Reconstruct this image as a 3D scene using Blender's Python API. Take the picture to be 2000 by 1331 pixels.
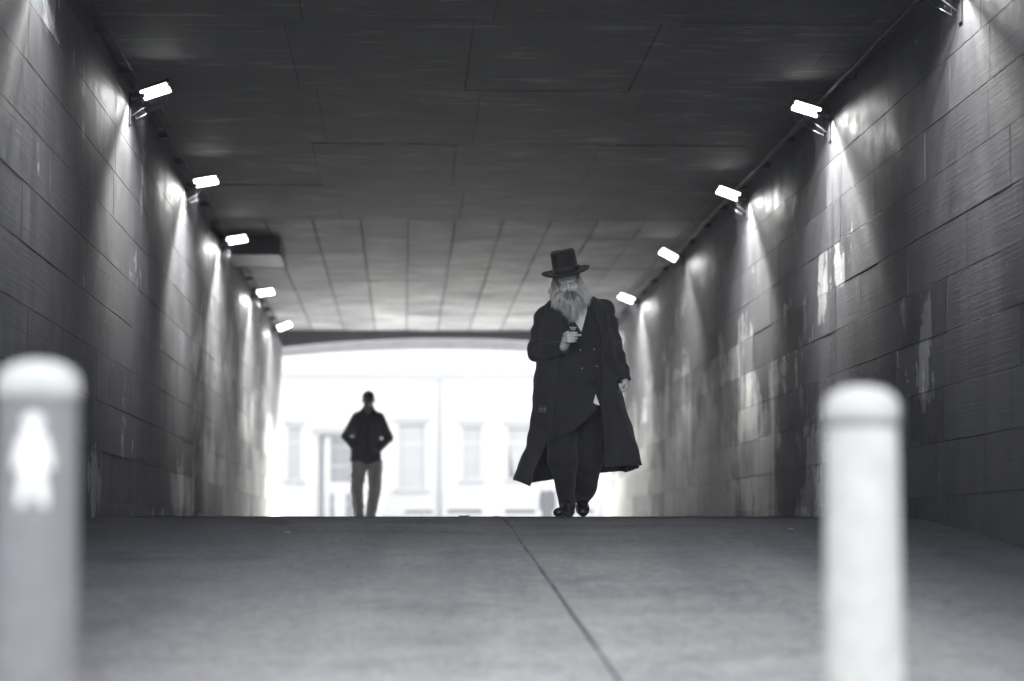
import bpy, bmesh, math, random
import numpy as np
from mathutils import Vector, Matrix, noise as mnoise

for o in list(bpy.data.objects):
    bpy.data.objects.remove(o)
scene = bpy.context.scene
R = math.radians
CZ = 1.10                       # height of the camera above the foot of the ramp

# ------------------------------------------------------------------ camera
cam_d = bpy.data.cameras.new('camera')
cam = bpy.data.objects.new('camera', cam_d)
scene.collection.objects.link(cam)
cam.location = (0, 0, CZ)
cam.rotation_euler = (R(90 + 4.691), 0, R(-2.562))
cam_d.sensor_width = 36
cam_d.lens = 85
cam_d.clip_end = 1500
cam_d.dof.use_dof = True
cam_d.dof.focus_distance = 16.75
cam_d.dof.aperture_fstop = 1.4
cam_d.dof.aperture_blades = 9
scene.camera = cam

# ------------------------------------------------------------------ world, sun, exposure
SUN_EL, SUN_AZ = 33, 8         # a hazy sun beyond the far end: the near ramp lies in the deck's shade
world = bpy.data.worlds.new('World')
scene.world = world
world.use_nodes = True
wn, wl = world.node_tree.nodes, world.node_tree.links
wn.clear()
sky = wn.new('ShaderNodeTexSky')
sky.sky_type = 'NISHITA'
sky.sun_disc = False
sky.sun_elevation = R(SUN_EL)
sky.sun_rotation = R(SUN_AZ)
sky.dust_density = 5
hsv = wn.new('ShaderNodeHueSaturation')     # the photograph is black and white
hsv.inputs['Saturation'].default_value = 0.17
bg = wn.new('ShaderNodeBackground')
bg.inputs['Strength'].default_value = 0.10
wo = wn.new('ShaderNodeOutputWorld')
wl.new(sky.outputs[0], hsv.inputs['Color'])
wl.new(hsv.outputs[0], bg.inputs['Color'])
wl.new(bg.outputs[0], wo.inputs['Surface'])

sun_d = bpy.data.lights.new('sun', 'SUN')
sun_d.energy = 5.0
sun_d.angle = R(14)
sun_d.color = (1.0, 0.995, 0.985)
sun = bpy.data.objects.new('sun', sun_d)
scene.collection.objects.link(sun)
# the direction the light comes from (sky rotation is clockwise from +Y)
sd = Vector((math.sin(R(SUN_AZ)) * math.cos(R(SUN_EL)), math.cos(R(SUN_AZ)) * math.cos(R(SUN_EL)), math.sin(R(SUN_EL))))
sun.rotation_euler = sd.to_track_quat('Z', 'Y').to_euler()

vs = scene.view_settings
vs.view_transform = 'Standard'
vs.look = 'None'
vs.exposure = 3.25
vs.gamma = 1
vs.use_curve_mapping = False
scene.cycles.use_denoising = True
scene.cycles.max_bounces = 10
scene.cycles.diffuse_bounces = 6
scene.cycles.sample_clamp_indirect = 6

rng = random.Random(7)

# ------------------------------------------------------------------ helpers
def link(o):
    scene.collection.objects.link(o)
    return o

def mesh_obj(name, verts, faces, mat=None, parent=None, smooth=False):
    me = bpy.data.meshes.new(name)
    me.from_pydata([tuple(v) for v in verts], [], [tuple(f) for f in faces])
    me.update()
    if smooth:
        me.shade_smooth()
    o = bpy.data.objects.new(name, me)
    if mat:
        me.materials.append(mat)
    o.parent = parent
    return link(o)

def bm_obj(name, bm, mat=None, parent=None, smooth=False):
    me = bpy.data.meshes.new(name)
    bmesh.ops.recalc_face_normals(bm, faces=bm.faces)
    bm.to_mesh(me)
    bm.free()
    if smooth:
        me.shade_smooth()
    if mat:
        me.materials.append(mat)
    o = bpy.data.objects.new(name, me)
    o.parent = parent
    return link(o)

def tag(o, label=None, cat=None, group=None, kind=None):
    if label: o['label'] = label
    if cat: o['category'] = cat
    if group: o['group'] = group
    if kind: o['kind'] = kind
    return o

def empty(name, loc=(0, 0, 0)):
    o = bpy.data.objects.new(name, None)
    o.location = loc
    o.empty_display_size = 0.1
    return link(o)

def add_box(bm, c, s, rot=None, bevel=0.0):
    m = Matrix.Translation(c)
    if rot is not None:
        m = m @ rot
    r = bmesh.ops.create_cube(bm, size=1.0, matrix=m @ Matrix.Diagonal((s[0], s[1], s[2], 1)))
    if bevel > 0:
        es = set()
        for v in r['verts']:
            es.update(v.link_edges)
        bmesh.ops.bevel(bm, geom=list(es), offset=bevel, segments=2, affect='EDGES', profile=0.6)

def box(name, lo, hi, mat, parent=None, bevel=0.0):
    bm = bmesh.new()
    c = [(a + b) / 2 for a, b in zip(lo, hi)]
    s = [b - a for a, b in zip(lo, hi)]
    add_box(bm, c, s, None, bevel)
    return bm_obj(name, bm, mat, parent)

def add_tube(bm, pts, rad, n=8, cap=True):
    pts = [Vector(p) for p in pts]
    if not hasattr(rad, '__len__'):
        rad = [rad] * len(pts)
    rings = []
    for i, p in enumerate(pts):
        t = (pts[min(i + 1, len(pts) - 1)] - pts[max(i - 1, 0)]).normalized()
        a = Vector((0, 0, 1)) if abs(t.z) < 0.9 else Vector((1, 0, 0))
        u = t.cross(a).normalized()
        w = t.cross(u)
        rings.append([bm.verts.new(p + rad[i] * (u * math.cos(2 * math.pi * k / n) + w * math.sin(2 * math.pi * k / n))) for k in range(n)])
    for a, b in zip(rings, rings[1:]):
        for k in range(n):
            bm.faces.new((a[k], a[(k + 1) % n], b[(k + 1) % n], b[k]))
    if cap:
        bm.faces.new(rings[0][::-1])
        bm.faces.new(rings[-1])

def add_lathe(bm, prof, n=32, sx=1.0, sy=1.0):
    rings = []
    for r, z in prof:
        if r < 1e-6:
            rings.append([bm.verts.new((0, 0, z))])
        else:
            rings.append([bm.verts.new((r * sx * math.cos(2 * math.pi * k / n), r * sy * math.sin(2 * math.pi * k / n), z)) for k in range(n)])
    for a, b in zip(rings, rings[1:]):
        for k in range(n):
            k2 = (k + 1) % n
            if len(a) == 1 and len(b) == 1: continue
            if len(a) == 1: bm.faces.new((a[0], b[k2], b[k]))
            elif len(b) == 1: bm.faces.new((a[k], a[k2], b[0]))
            else: bm.faces.new((a[k], a[k2], b[k2], b[k]))

def grey(v, warm=0.0):
    """a grey of the toned black-and-white print: dark tones lean to blue, pale ones to cream"""
    if v < 0.3:
        t = 1 - v / 0.3
        return (v * (1 - 0.03 * t), v * (1 - 0.03 * t), v * (1 + 0.11 * t), 1)
    return (v, v, v * (1 - 0.045 * min(1, (v - 0.3) / 0.3)), 1)

class NT:
    """small node-graph helper"""
    def __init__(self, name):
        self.mat = bpy.data.materials.new(name)
        self.mat.use_nodes = True
        self.t = self.mat.node_tree
        self.n, self.l = self.t.nodes, self.t.links
        self.n.clear()
        self.out = self.n.new('ShaderNodeOutputMaterial')
        self.b = self.n.new('ShaderNodeBsdfPrincipled')
        self.l.new(self.b.outputs[0], self.out.inputs['Surface'])
    def put(self, sock, v):
        if isinstance(v, bpy.types.NodeSocket): self.l.new(v, sock)
        else: sock.default_value = v
    def m(self, op, a, b=0.0, c=0.0):
        nd = self.n.new('ShaderNodeMath'); nd.operation = op
        for i, v in enumerate((a, b, c)): self.put(nd.inputs[i], v)
        return nd.outputs[0]
    def step(self, x, lo, hi):
        nd = self.n.new('ShaderNodeMapRange'); nd.interpolation_type = 'SMOOTHSTEP'
        self.put(nd.inputs['Value'], x)
        nd.inputs['From Min'].default_value = lo; nd.inputs['From Max'].default_value = hi
        return nd.outputs[0]
    def lin(self, x, lo, hi, a=0.0, b=1.0):
        nd = self.n.new('ShaderNodeMapRange')
        self.put(nd.inputs['Value'], x)
        for k, v in zip(('From Min', 'From Max', 'To Min', 'To Max'), (lo, hi, a, b)): nd.inputs[k].default_value = v
        return nd.outputs[0]
    def pos(self):
        g = self.n.new('ShaderNodeNewGeometry')
        s = self.n.new('ShaderNodeSeparateXYZ'); self.l.new(g.outputs['Position'], s.inputs[0])
        return s.outputs
    def xyz(self, x, y, z):
        nd = self.n.new('ShaderNodeCombineXYZ')
        for i, v in enumerate((x, y, z)): self.put(nd.inputs[i], v)
        return nd.outputs[0]
    def noise(self, vec, scale=1.0, detail=4.0, rough=0.55, dist=0.0):
        nd = self.n.new('ShaderNodeTexNoise')
        if vec is not None: self.l.new(vec, nd.inputs['Vector'])
        nd.inputs['Scale'].default_value = scale; nd.inputs['Detail'].default_value = detail
        nd.inputs['Roughness'].default_value = rough; nd.inputs['Distortion'].default_value = dist
        return nd.outputs[0]
    def rand(self):
        return self.n.new('ShaderNodeObjectInfo').outputs['Random']
    def mixc(self, f, a, b):
        nd = self.n.new('ShaderNodeMix'); nd.data_type = 'RGBA'
        self.put(nd.inputs[0], f); self.put(nd.inputs[6], a); self.put(nd.inputs[7], b)
        return nd.outputs[2]
    def scale_col(self, col, f):
        nd = self.n.new('ShaderNodeVectorMath'); nd.operation = 'SCALE'
        self.put(nd.inputs[0], col); self.put(nd.inputs['Scale'], f)
        return nd.outputs[0]
    def tone(self, v):
        """value -> toned grey colour"""
        nd = self.n.new('ShaderNodeValToRGB')
        cr = nd.color_ramp
        cr.elements[0].position = 0; cr.elements[0].color = (0, 0, 0, 1)
        cr.elements[1].position = 1; cr.elements[1].color = (1, 1, 0.955, 1)
        for p in (0.02, 0.08, 0.16, 0.3, 0.6):
            e = cr.elements.new(p); e.color = grey(p)
        self.l.new(v, nd.inputs[0])
        return nd.outputs[0]
    def bump(self, h, strength=0.3, dist=0.01):
        nd = self.n.new('ShaderNodeBump')
        self.put(nd.inputs['Height'], h)
        nd.inputs['Strength'].default_value = strength; nd.inputs['Distance'].default_value = dist
        self.l.new(nd.outputs[0], self.b.inputs['Normal'])
    def set(self, col=None, rough=None, spec=None, metal=None):
        if col is not None: self.put(self.b.inputs['Base Color'], col)
        if rough is not None: self.put(self.b.inputs['Roughness'], rough)
        if spec is not None: self.put(self.b.inputs['Specular IOR Level'], spec)
        if metal is not None: self.put(self.b.inputs['Metallic'], metal)
        return self

def simple(name, v, rough=0.6, spec=0.3, metal=0.0, var=0.12, scale=30.0, bump=0.0):
    t = NT(name)
    tc = t.n.new('ShaderNodeTexCoord').outputs['Object']
    nz = t.noise(tc, scale, 5, 0.6)
    val = t.m('MULTIPLY', t.lin(nz, 0.3, 0.7, 1 - var, 1 + var), v)
    t.set(t.tone(val), rough, spec, metal)
    if bump: t.bump(nz, bump, 0.004)
    return t.mat

def emit(name, strength):
    t = NT(name)
    t.set(grey(0.8), 0.3)
    t.b.inputs['Emission Color'].default_value = (1, 1, 0.985, 1)
    t.b.inputs['Emission Strength'].default_value = strength
    return t.mat

# ------------------------------------------------------------------ materials of the place
def wall_mat(name, seed, shift):
    t = NT(name)
    x, y, z = t.pos()
    v_patch = t.xyz(t.m('ADD', t.m('MULTIPLY', y, 0.62), seed), t.m('MULTIPLY', z, 0.66), seed)
    patch = t.lin(t.noise(v_patch, 1.0, 8, 0.68, 0.25), 0.32, 0.68)
    v_str = t.xyz(t.m('ADD', t.m('MULTIPLY', y, 3.6), seed), t.m('MULTIPLY', z, 0.55), 3.1)
    streak = t.lin(t.noise(v_str, 1.0, 5, 0.6), 0.3, 0.7)
    v_fine = t.xyz(t.m('MULTIPLY', y, 26.0), t.m('MULTIPLY', z, 1.6), 0.7)
    fine = t.noise(v_fine, 1.0, 4, 0.6)
    v_board = t.xyz(t.m('MULTIPLY', y, 1.2), t.m('MULTIPLY', z, 70.0), seed)
    board = t.noise(v_board, 1.0, 3, 0.6)
    blot = t.noise(t.xyz(x, y, z), 3.2, 6, 0.65)
    grit = t.noise(t.xyz(x, y, z), 90.0, 3, 0.6)
    rnd = t.rand()
    # old limewash and salt bloom, low down in the far half, made paler there to paint in the far daylight
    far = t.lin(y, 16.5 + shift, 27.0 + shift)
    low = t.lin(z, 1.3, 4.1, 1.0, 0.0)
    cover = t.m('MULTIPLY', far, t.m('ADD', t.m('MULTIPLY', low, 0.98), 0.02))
    s = t.m('ADD', t.m('MULTIPLY', patch, 0.64), t.m('MULTIPLY', streak, 0.21))
    s = t.m('ADD', s, t.m('MULTIPLY', fine, 0.15))
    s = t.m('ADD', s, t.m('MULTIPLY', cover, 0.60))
    s = t.m('ADD', s, t.m('MULTIPLY', t.m('SUBTRACT', rnd, 0.5), 0.10))
    mask = t.step(s, 0.72, 0.76)
    mask2 = t.step(s, 0.86, 0.93)
    val = t.m('ADD', 0.055, t.m('MULTIPLY', mask, 0.17))
    val = t.m('ADD', val, t.m('MULTIPLY', mask2, 0.22))
    painted = t.m('MULTIPLY', t.step(t.m('FRACT', t.m('MULTIPLY', rnd, 7.31)), 0.85, 0.86), t.step(t.m('ADD', patch, t.m('MULTIPLY', fine, 0.3)), 0.45, 0.50))   # patches painted over
    val = t.m('MULTIPLY', val, t.lin(painted, 0, 1, 1.0, 0.55))
    val = t.m('MULTIPLY', val, t.lin(streak, 0.0, 1.0, 0.82, 1.18))
    val = t.m('MULTIPLY', val, t.lin(blot, 0.3, 0.7, 0.84, 1.16))
    val = t.m('MULTIPLY', val, t.lin(rnd, 0, 1, 0.86, 1.14))
    val = t.m('MULTIPLY', val, t.lin(board, 0.3, 0.7, 0.94, 1.06))
    val = t.m('MULTIPLY', val, t.lin(fine, 0.3, 0.7, 0.92, 1.08))
    t.set(t.tone(val), t.lin(blot, 0.3, 0.7, 0.62, 0.9), 0.3)
    h = t.m('ADD', t.m('MULTIPLY', board, 0.7), t.m('ADD', t.m('MULTIPLY', grit, 0.35), t.m('MULTIPLY', blot, 0.6)))
    t.bump(h, 0.28, 0.010)
    return t.mat

M = {}
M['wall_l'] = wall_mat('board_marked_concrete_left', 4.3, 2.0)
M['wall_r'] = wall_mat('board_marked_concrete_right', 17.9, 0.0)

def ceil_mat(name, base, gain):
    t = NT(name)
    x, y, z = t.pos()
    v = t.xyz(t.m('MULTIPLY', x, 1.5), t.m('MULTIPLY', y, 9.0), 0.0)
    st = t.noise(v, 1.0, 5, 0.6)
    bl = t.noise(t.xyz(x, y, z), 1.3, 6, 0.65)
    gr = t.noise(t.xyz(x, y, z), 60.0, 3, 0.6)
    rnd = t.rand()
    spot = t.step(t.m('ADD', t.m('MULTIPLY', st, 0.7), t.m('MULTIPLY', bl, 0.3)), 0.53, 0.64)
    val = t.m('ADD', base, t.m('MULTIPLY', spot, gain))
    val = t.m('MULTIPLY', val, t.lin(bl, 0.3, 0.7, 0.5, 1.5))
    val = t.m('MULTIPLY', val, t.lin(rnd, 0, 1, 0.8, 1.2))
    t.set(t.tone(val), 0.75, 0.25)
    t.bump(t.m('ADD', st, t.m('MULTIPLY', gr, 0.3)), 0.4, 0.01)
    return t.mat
M['ceil'] = ceil_mat('shaded_formwork_concrete', 0.032, 0.07)
M['ceil_far'] = ceil_mat('daylit_formwork_concrete', 0.15, 0.09)  # far copy paler than the near one: daylight painted into the colour

def ground_mat():
    t = NT('worn_asphalt')
    x, y, z = t.pos()
    smear = t.noise(t.xyz(t.m('MULTIPLY', x, 0.9), t.m('MULTIPLY', y, 1.6), 0), 1.0, 5, 0.6)
    tyre = t.noise(t.xyz(t.m('MULTIPLY', x, 2.2), t.m('MULTIPLY', y, 0.22), 5), 1.0, 4, 0.55)
    agg = t.noise(t.xyz(x, y, z), 55.0, 4, 0.75)
    mid = t.noise(t.xyz(x, y, z), 14.0, 5, 0.65)
    edge = t.m('ABSOLUTE', t.m('SUBTRACT', x, 0.66))            # light falling off towards the walls is painted in
    side_shade = t.step(t.m('ADD', edge, t.m('MULTIPLY', t.m('SUBTRACT', smear, 0.5), 1.6)), 0.7, 2.5)
    near_light = t.step(t.m('ADD', y, t.m('MULTIPLY', t.m('SUBTRACT', smear, 0.5), 5.0)), 15.0, 7.5)   # daylight fading into the underpass, painted as a paler near ramp
    val = t.m('MULTIPLY', t.lin(near_light, 0, 1, 0.20, 0.40), t.lin(smear, 0.3, 0.7, 0.72, 1.28))
    val = t.m('MULTIPLY', val, t.lin(tyre, 0.3, 0.7, 0.85, 1.15))
    val = t.m('MULTIPLY', val, t.lin(agg, 0.3, 0.7, 0.62, 1.42))
    val = t.m('MULTIPLY', val, t.lin(mid, 0.3, 0.7, 0.76, 1.22))
    val = t.m('MULTIPLY', val, t.lin(side_shade, 0, 1, 1.0, 0.32))
    vo = t.n.new('ShaderNodeTexVoronoi'); t.l.new(t.xyz(x, y, 0.0), vo.inputs['Vector']); vo.inputs['Scale'].default_value = 3.1
    gum = t.m('MULTIPLY', t.step(vo.outputs['Distance'], 0.10, 0.075), t.step(t.noise(t.xyz(x, y, 4.0), 2.3, 2, 0.5), 0.48, 0.55))    # trodden-in spots
    val = t.m('MULTIPLY', val, t.lin(gum, 0, 1, 1.0, 0.6))
    oil = t.step(t.noise(t.xyz(x, t.m('MULTIPLY', y, 0.6), 9.0), 1.1, 5, 0.6), 0.56, 0.70)                                         # old spill stains
    val = t.m('MULTIPLY', val, t.lin(oil, 0, 1, 1.0, 0.72))
    t.set(t.tone(val), 0.8, 0.25)
    t.bump(t.m('ADD', agg, mid), 0.5, 0.006)
    return t.mat
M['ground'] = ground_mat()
M['seam'] = simple('bitumen_seam', 0.18, 0.7, 0.2, var=0.4, scale=4)
M['bounce'] = simple('pale_bounce_floor', 0.55, 0.85, 0.2, var=0.15, scale=1.5)
M['core'] = simple('dark_joint_concrete', 0.04, 0.9, 0.1)
M['slab'] = simple('sooty_concrete', 0.07, 0.9, 0.1, scale=4)
M['beam'] = simple('dark_painted_beam', 0.075, 0.7, 0.2, scale=5)
M['arch'] = simple('pale_arch_concrete', 0.22, 0.8, 0.2, scale=4)
M['housing'] = simple('lamp_housing', 0.016, 0.8, 0.15)
M['steel'] = simple('galvanised_conduit', 0.035, 0.7, 0.2, var=0.6, scale=3)
M['tube'] = emit('lit_tube', 1.8)
M['duct'] = simple('dark_sheet_metal', 0.03, 0.5, 0.4, scale=8)
M['boll_white'] = simple('white_bollard_paint', 0.50, 0.6, 0.3, var=0.12, scale=13, bump=0.2)
M['boll_grey'] = simple('grey_bollard_paint', 0.21, 0.6, 0.3, var=0.14, scale=13, bump=0.2)
M['boll_band'] = simple('bollard_ring_grey', 0.2, 0.6, 0.3)
M['picto'] = simple('white_film', 0.88, 0.5, 0.3, var=0.02)
M['plaster'] = simple('pale_plaster', 0.58, 0.85, 0.2, var=0.04, scale=2)
M['stone'] = simple('pale_stone_trim', 0.36, 0.8, 0.2, var=0.06, scale=4)
M['glass'] = simple('dim_window_glass', 0.10, 0.12, 0.5, var=0.2, scale=1)
M['curtain'] = simple('white_curtain', 0.42, 0.9, 0.1, var=0.05, scale=3)
M['doorwood'] = simple('grey_door', 0.24, 0.6, 0.3, scale=4)
M['leaf'] = simple('dry_leaf', 0.22, 0.8, 0.2)
M['paper'] = simple('scrap_paper', 0.5, 0.8, 0.2)

# ------------------------------------------------------------------ the ground: a ramp up to a crest, then level
def ground_z(y):
    s, w, yc, top = 0.074, 0.5, 16.3, 0.157
    v = (y - yc) / w
    sp = math.log1p(math.exp(-v)) if v > -30 else -v
    yy = max(y, -6.0)
    z = top - s * w * sp if y > -6 else top - s * (yc + 6.0)
    if y > 44:
        u = min(1, (y - 44) / 20); u = u * u * (3 - 2 * u)
        z -= 0.21 * u
    return z + CZ

ys = sorted(set([-400, -150, -60, -20, -10, -6.01] + [-6 + 0.5 * i for i in range(40)] + [13 + 0.2 * i for i in range(10)] + [15 + 0.07 * i for i in range(66)] +
                [20.5 + 1.5 * i for i in range(32)] + [75, 100, 160, 300, 600]))
xs = [-500, -120, -40, -12, -6, -3.6] + [-2.4 + 0.075 * i for i in range(82)] + [6, 12, 40, 120, 500]
gv, gf = [], []
for y in ys:
    for x in xs:
        dz = (0.007 * mnoise.noise(Vector((x * 0.8, y * 0.9, 0))) + 0.0035 * mnoise.noise(Vector((x * 4.7, y * 4.1, 2))) + 0.003 * mnoise.noise(Vector((x * 11, y * 9, 7)))) if -3 < x < 4 else 0
        gv.append((x, y, ground_z(y) + dz))
for j in range(len(ys) - 1):
    for i in range(len(xs) - 1):
        a = j * len(xs) + i
        gf.append((a, a + 1, a + 1 + len(xs), a + len(xs)))
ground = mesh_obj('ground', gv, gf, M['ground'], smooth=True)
tag(ground, kind='structure')
# the tar-filled joint between two strips of paving
sv, sf = [], []
sy = [-5 + 0.25 * i for i in range(190)]
for i, y in enumerate(sy):
    xc = 0.70 - 0.004 * (y - 9) + 0.012 * mnoise.noise(Vector((0, y * 0.7, 3)))
    w = (0.0045 if y > 12 else 0.0025 + 0.0005 * max(0, y - 8)) + 0.002 * mnoise.noise(Vector((5, y * 2.1, 3)))
    for dx, dz in ((-w - 0.006, -0.004), (-w, 0.010), (w, 0.010), (w + 0.006, -0.004)):
        sv.append((xc + dx, y, ground_z(y) + dz))
for i in range(len(sy) - 1):
    for k in range(3):
        a = i * 4 + k
        sf.append((a, a + 1, a + 5, a + 4))
pv, pf = [], []  # pale floor hidden past the crest, added to bounce daylight up
for y in [18.2 + 0.6 * i for i in range(60)] + [56, 60, 64, 68, 72, 79.9]:
    e = 1.0 if y < 43.2 else 6.0
    for x in (-2.13 * e, 3.45 * e):
        pv.append((x, y, ground_z(y) + 0.012))
for i in range(len(pv) // 2 - 1):
    pf.append((2 * i, 2 * i + 1, 2 * i + 3, 2 * i + 2))
bounce_floor = mesh_obj('bounce_floor', pv, pf, M['bounce'])
tag(bounce_floor, kind='structure')
seam = mesh_obj('paving_joint', sv, sf, M['seam'], ground)

# ------------------------------------------------------------------ walls of board-marked panels
XL, XR = -2.16, 3.48
WALL_TOP = 3.426 + CZ
COURSE0, COURSE = 0.276 + CZ, 0.35
Y_START, Y_ROOF, Y_END = 5.6, 12.7, 43.0

_panel_meshes = {}
def panel_mesh(name, L, H, D, ch, mat, axis, g=0.0012):
    """a chamfered slab; its back is open. axis 'x+' faces +X, 'x-' faces -X, 'z-' faces down"""
    key = (name, round(L, 3), round(H, 3), axis, mat.name)
    if key in _panel_meshes:
        return _panel_meshes[key]
    l, h = L / 2 - g, H / 2 - g
    ring = lambda ll, hh, d: [(-ll, -hh, d), (ll, -hh, d), (ll, hh, d), (-ll, hh, d)]
    P = ring(l, h, -D) + ring(l, h, -ch) + ring(l - ch, h - ch, 0)
    F = [(8, 9, 10, 11)]
    for a in (0, 4):
        for k in range(4):
            F.append((a + k, a + (k + 1) % 4, a + 4 + (k + 1) % 4, a + 4 + k))
    out = []
    for (u, v, d) in P:                       # u along the tunnel, v up (or across), d towards the viewer
        if axis == 'x+': out.append((d, -u, v))
        elif axis == 'x-': out.append((-d, u, v))
        else: out.append((v, u, -d))
    me = bpy.data.meshes.new(name)
    me.from_pydata(out, [], F)
    me.materials.append(mat)
    bm = bmesh.new(); bm.from_mesh(me); bmesh.ops.recalc_face_normals(bm, faces=bm.faces)
    bm.faces.ensure_lookup_table()
    n = bm.faces[0].normal
    want = {'x+': Vector((1, 0, 0)), 'x-': Vector((-1, 0, 0)), 'z-': Vector((0, 0, -1))}[axis]
    if n.dot(want) < 0: bmesh.ops.reverse_faces(bm, faces=bm.faces)
    bm.to_mesh(me); bm.free()
    _panel_meshes[key] = me
    return me

def build_wall(name, side, mat, label, lens, seed):
    r = random.Random(seed)
    xf = XL if side < 0 else XR
    root = empty(name, (xf, Y_START, CZ))
    tag(root, label, 'wall')
    d = 0.45
    lo = (min(xf + side * 0.03, xf + side * d), Y_START, CZ - 1.4)
    hi = (max(xf + side * 0.03, xf + side * d), Y_END, WALL_TOP - 0.004)
    core = box('wall_core', lo, hi, M['core'])
    core.parent = root; core.matrix_parent_inverse = Matrix.Translation(root.location).inverted()
    zs = [COURSE0 + COURSE * k for k in range(-5, 10)]
    count = 0
    for z0 in zs[:-1]:
        y = Y_START - r.choice(lens) * r.random()
        while y < Y_END:
            L = r.choice(lens)
            y0, y1 = max(y, Y_START), min(y + L, Y_END)
            y += L
            if y1 - y0 < 0.12: continue
            if ground_z(y0) > z0 + COURSE and ground_z(y1) > z0 + COURSE: continue
            # one board-marked panel
            LL = y1 - y0
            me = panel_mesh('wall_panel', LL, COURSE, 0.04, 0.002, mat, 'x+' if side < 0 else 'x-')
            o = bpy.data.objects.new('wall_panel', me)
            o.parent = root
            o.location = (-side * r.uniform(-0.0012, 0.0012), (y0 + y1) / 2 - Y_START, z0 + COURSE / 2 - CZ)
            link(o); count += 1
    return root, count

wl_, nl = build_wall('wall_left', -1, M['wall_l'],
    'long board-marked concrete wall on the left with the underpass lamps\' streaks of light', (0.7, 1.05, 1.4, 1.75, 2.1), 3)
wr_, nr = build_wall('wall_right', 1, M['wall_r'],
    'long concrete wall on the right with large peeling pale and dark patches', (0.7, 1.05, 1.4, 1.75, 1.75), 8)
print('panels', nl, nr)

# bearing strip between each wall and the deck, set back a little
for side, xf in ((-1, XL), (1, XR)):
    a, b = sorted((xf + side * 0.10, xf + side * 0.6))
    o = box('bearing_strip', (a, Y_ROOF, WALL_TOP), (b, Y_END, 3.72 + CZ), M['slab'])
    tag(o, kind='structure')

# the deck above and the earth beside the walls
CEIL = 3.70 + CZ
deck = box('deck_sun_block', (-16, Y_ROOF, CEIL + 0.022), (17, Y_END + 0.25, CEIL + 7.0), M['slab'])  # deck with unseen extra height, added to keep sun off the near ramp
tag(deck, kind='structure')
for a, b, in ((-16, XL - 0.452), (XR + 0.452, 17)):
    o = box('embankment', (a, Y_START, CZ - 1.6), (b, Y_END, CEIL + 0.018), M['slab'])
    tag(o, kind='structure')

# ceiling panels
ceiling = empty('ceiling', (0, Y_ROOF, CEIL))
tag(ceiling, kind='structure')
rows = []
y = 27.95
near = [y]
while y - 2.72 > Y_ROOF - 1.5:
    y -= 2.72; near.append(y)
near = near[::-1]
for i in range(len(near) - 1):
    off = -0.73 if i % 2 else -0.87
    rows.append((max(near[i], Y_ROOF), near[i + 1], off, 1.36))
y = 27.95
k = 0
while y < Y_END - 0.2:
    y1 = min(y + 1.672, Y_END)
    rows.append((y, y1, -1.07, 0.555)); y = y1; k += 1
xa, xb = XL - 0.10, XR + 0.10
for (y0, y1, off, wdt) in rows:
    x = off
    while x > xa: x -= wdt
    while x < xb:
        a, b = max(x, xa), min(x + wdt, xb)
        x += wdt
        if b - a < 0.06: continue
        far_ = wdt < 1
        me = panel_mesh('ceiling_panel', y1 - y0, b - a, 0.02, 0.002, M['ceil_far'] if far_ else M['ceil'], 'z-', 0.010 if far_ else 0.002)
        o = bpy.data.objects.new('ceiling_panel', me)
        o.parent = ceiling
        o.location = ((a + b) / 2, (y0 + y1) / 2 - Y_ROOF, rng.uniform(-0.005, 0.004))
        link(o)

# ------------------------------------------------------------------ the far end: dark edge beam with a bowed underside, then a pale arch in daylight
def bowed_beam(bm, x0, x1, y0, y1, ztop, bot, n=28):
    vs_ = []
    for i in range(n + 1):
        x = x0 + (x1 - x0) * i / n
        vs_.append([bm.verts.new((x, yy, zz)) for yy, zz in ((y0, bot(x)), (y0, ztop(x)), (y1, ztop(x)), (y1, bot(x)))])
    for a, b in zip(vs_, vs_[1:]):
        for k in range(4):
            bm.faces.new((a[k], b[k], b[(k + 1) % 4], a[(k + 1) % 4]))
    bm.faces.new(vs_[0]); bm.faces.new(vs_[-1][::-1])

bm = bmesh.new()
bowed_beam(bm, XL - 0.45, XR + 0.45, Y_END + 0.004, Y_END + 0.5, lambda x: CEIL + 0.5, lambda x: CZ + 3.57 - 0.019 * (x - 0.8) ** 2)
beam = bm_obj('edge_beam', bm, M['beam'])
tag(beam, 'dark beam with a bowed underside closing the far end of the ceiling', 'beam')
arch = empty('arch_bridge', (0.8, 48, CZ))
tag(arch, 'pale shallow concrete arch spanning the daylight beyond the underpass', 'bridge')
def sub(o, parent):
    o.parent = parent
    o.matrix_parent_inverse = Matrix.Translation(parent.location).inverted()
    return o
bm = bmesh.new()
bowed_beam(bm, -5.2, 6.8, 48.0, 50.2, lambda x: CZ + 4.02 - 0.0155 * (x - 0.8) ** 2, lambda x: CZ + 3.76 - 0.0155 * (x - 0.8) ** 2)
sub(bm_obj('arch_ring', bm, M['arch']), arch)
for x0, x1 in ((-6.0, -5.2), (6.8, 7.6)):
    sub(box('pier', (x0, 48.0, CZ - 0.3), (x1, 50.2, CZ + 4.05), M['arch'], bevel=0.02), arch)

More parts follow.
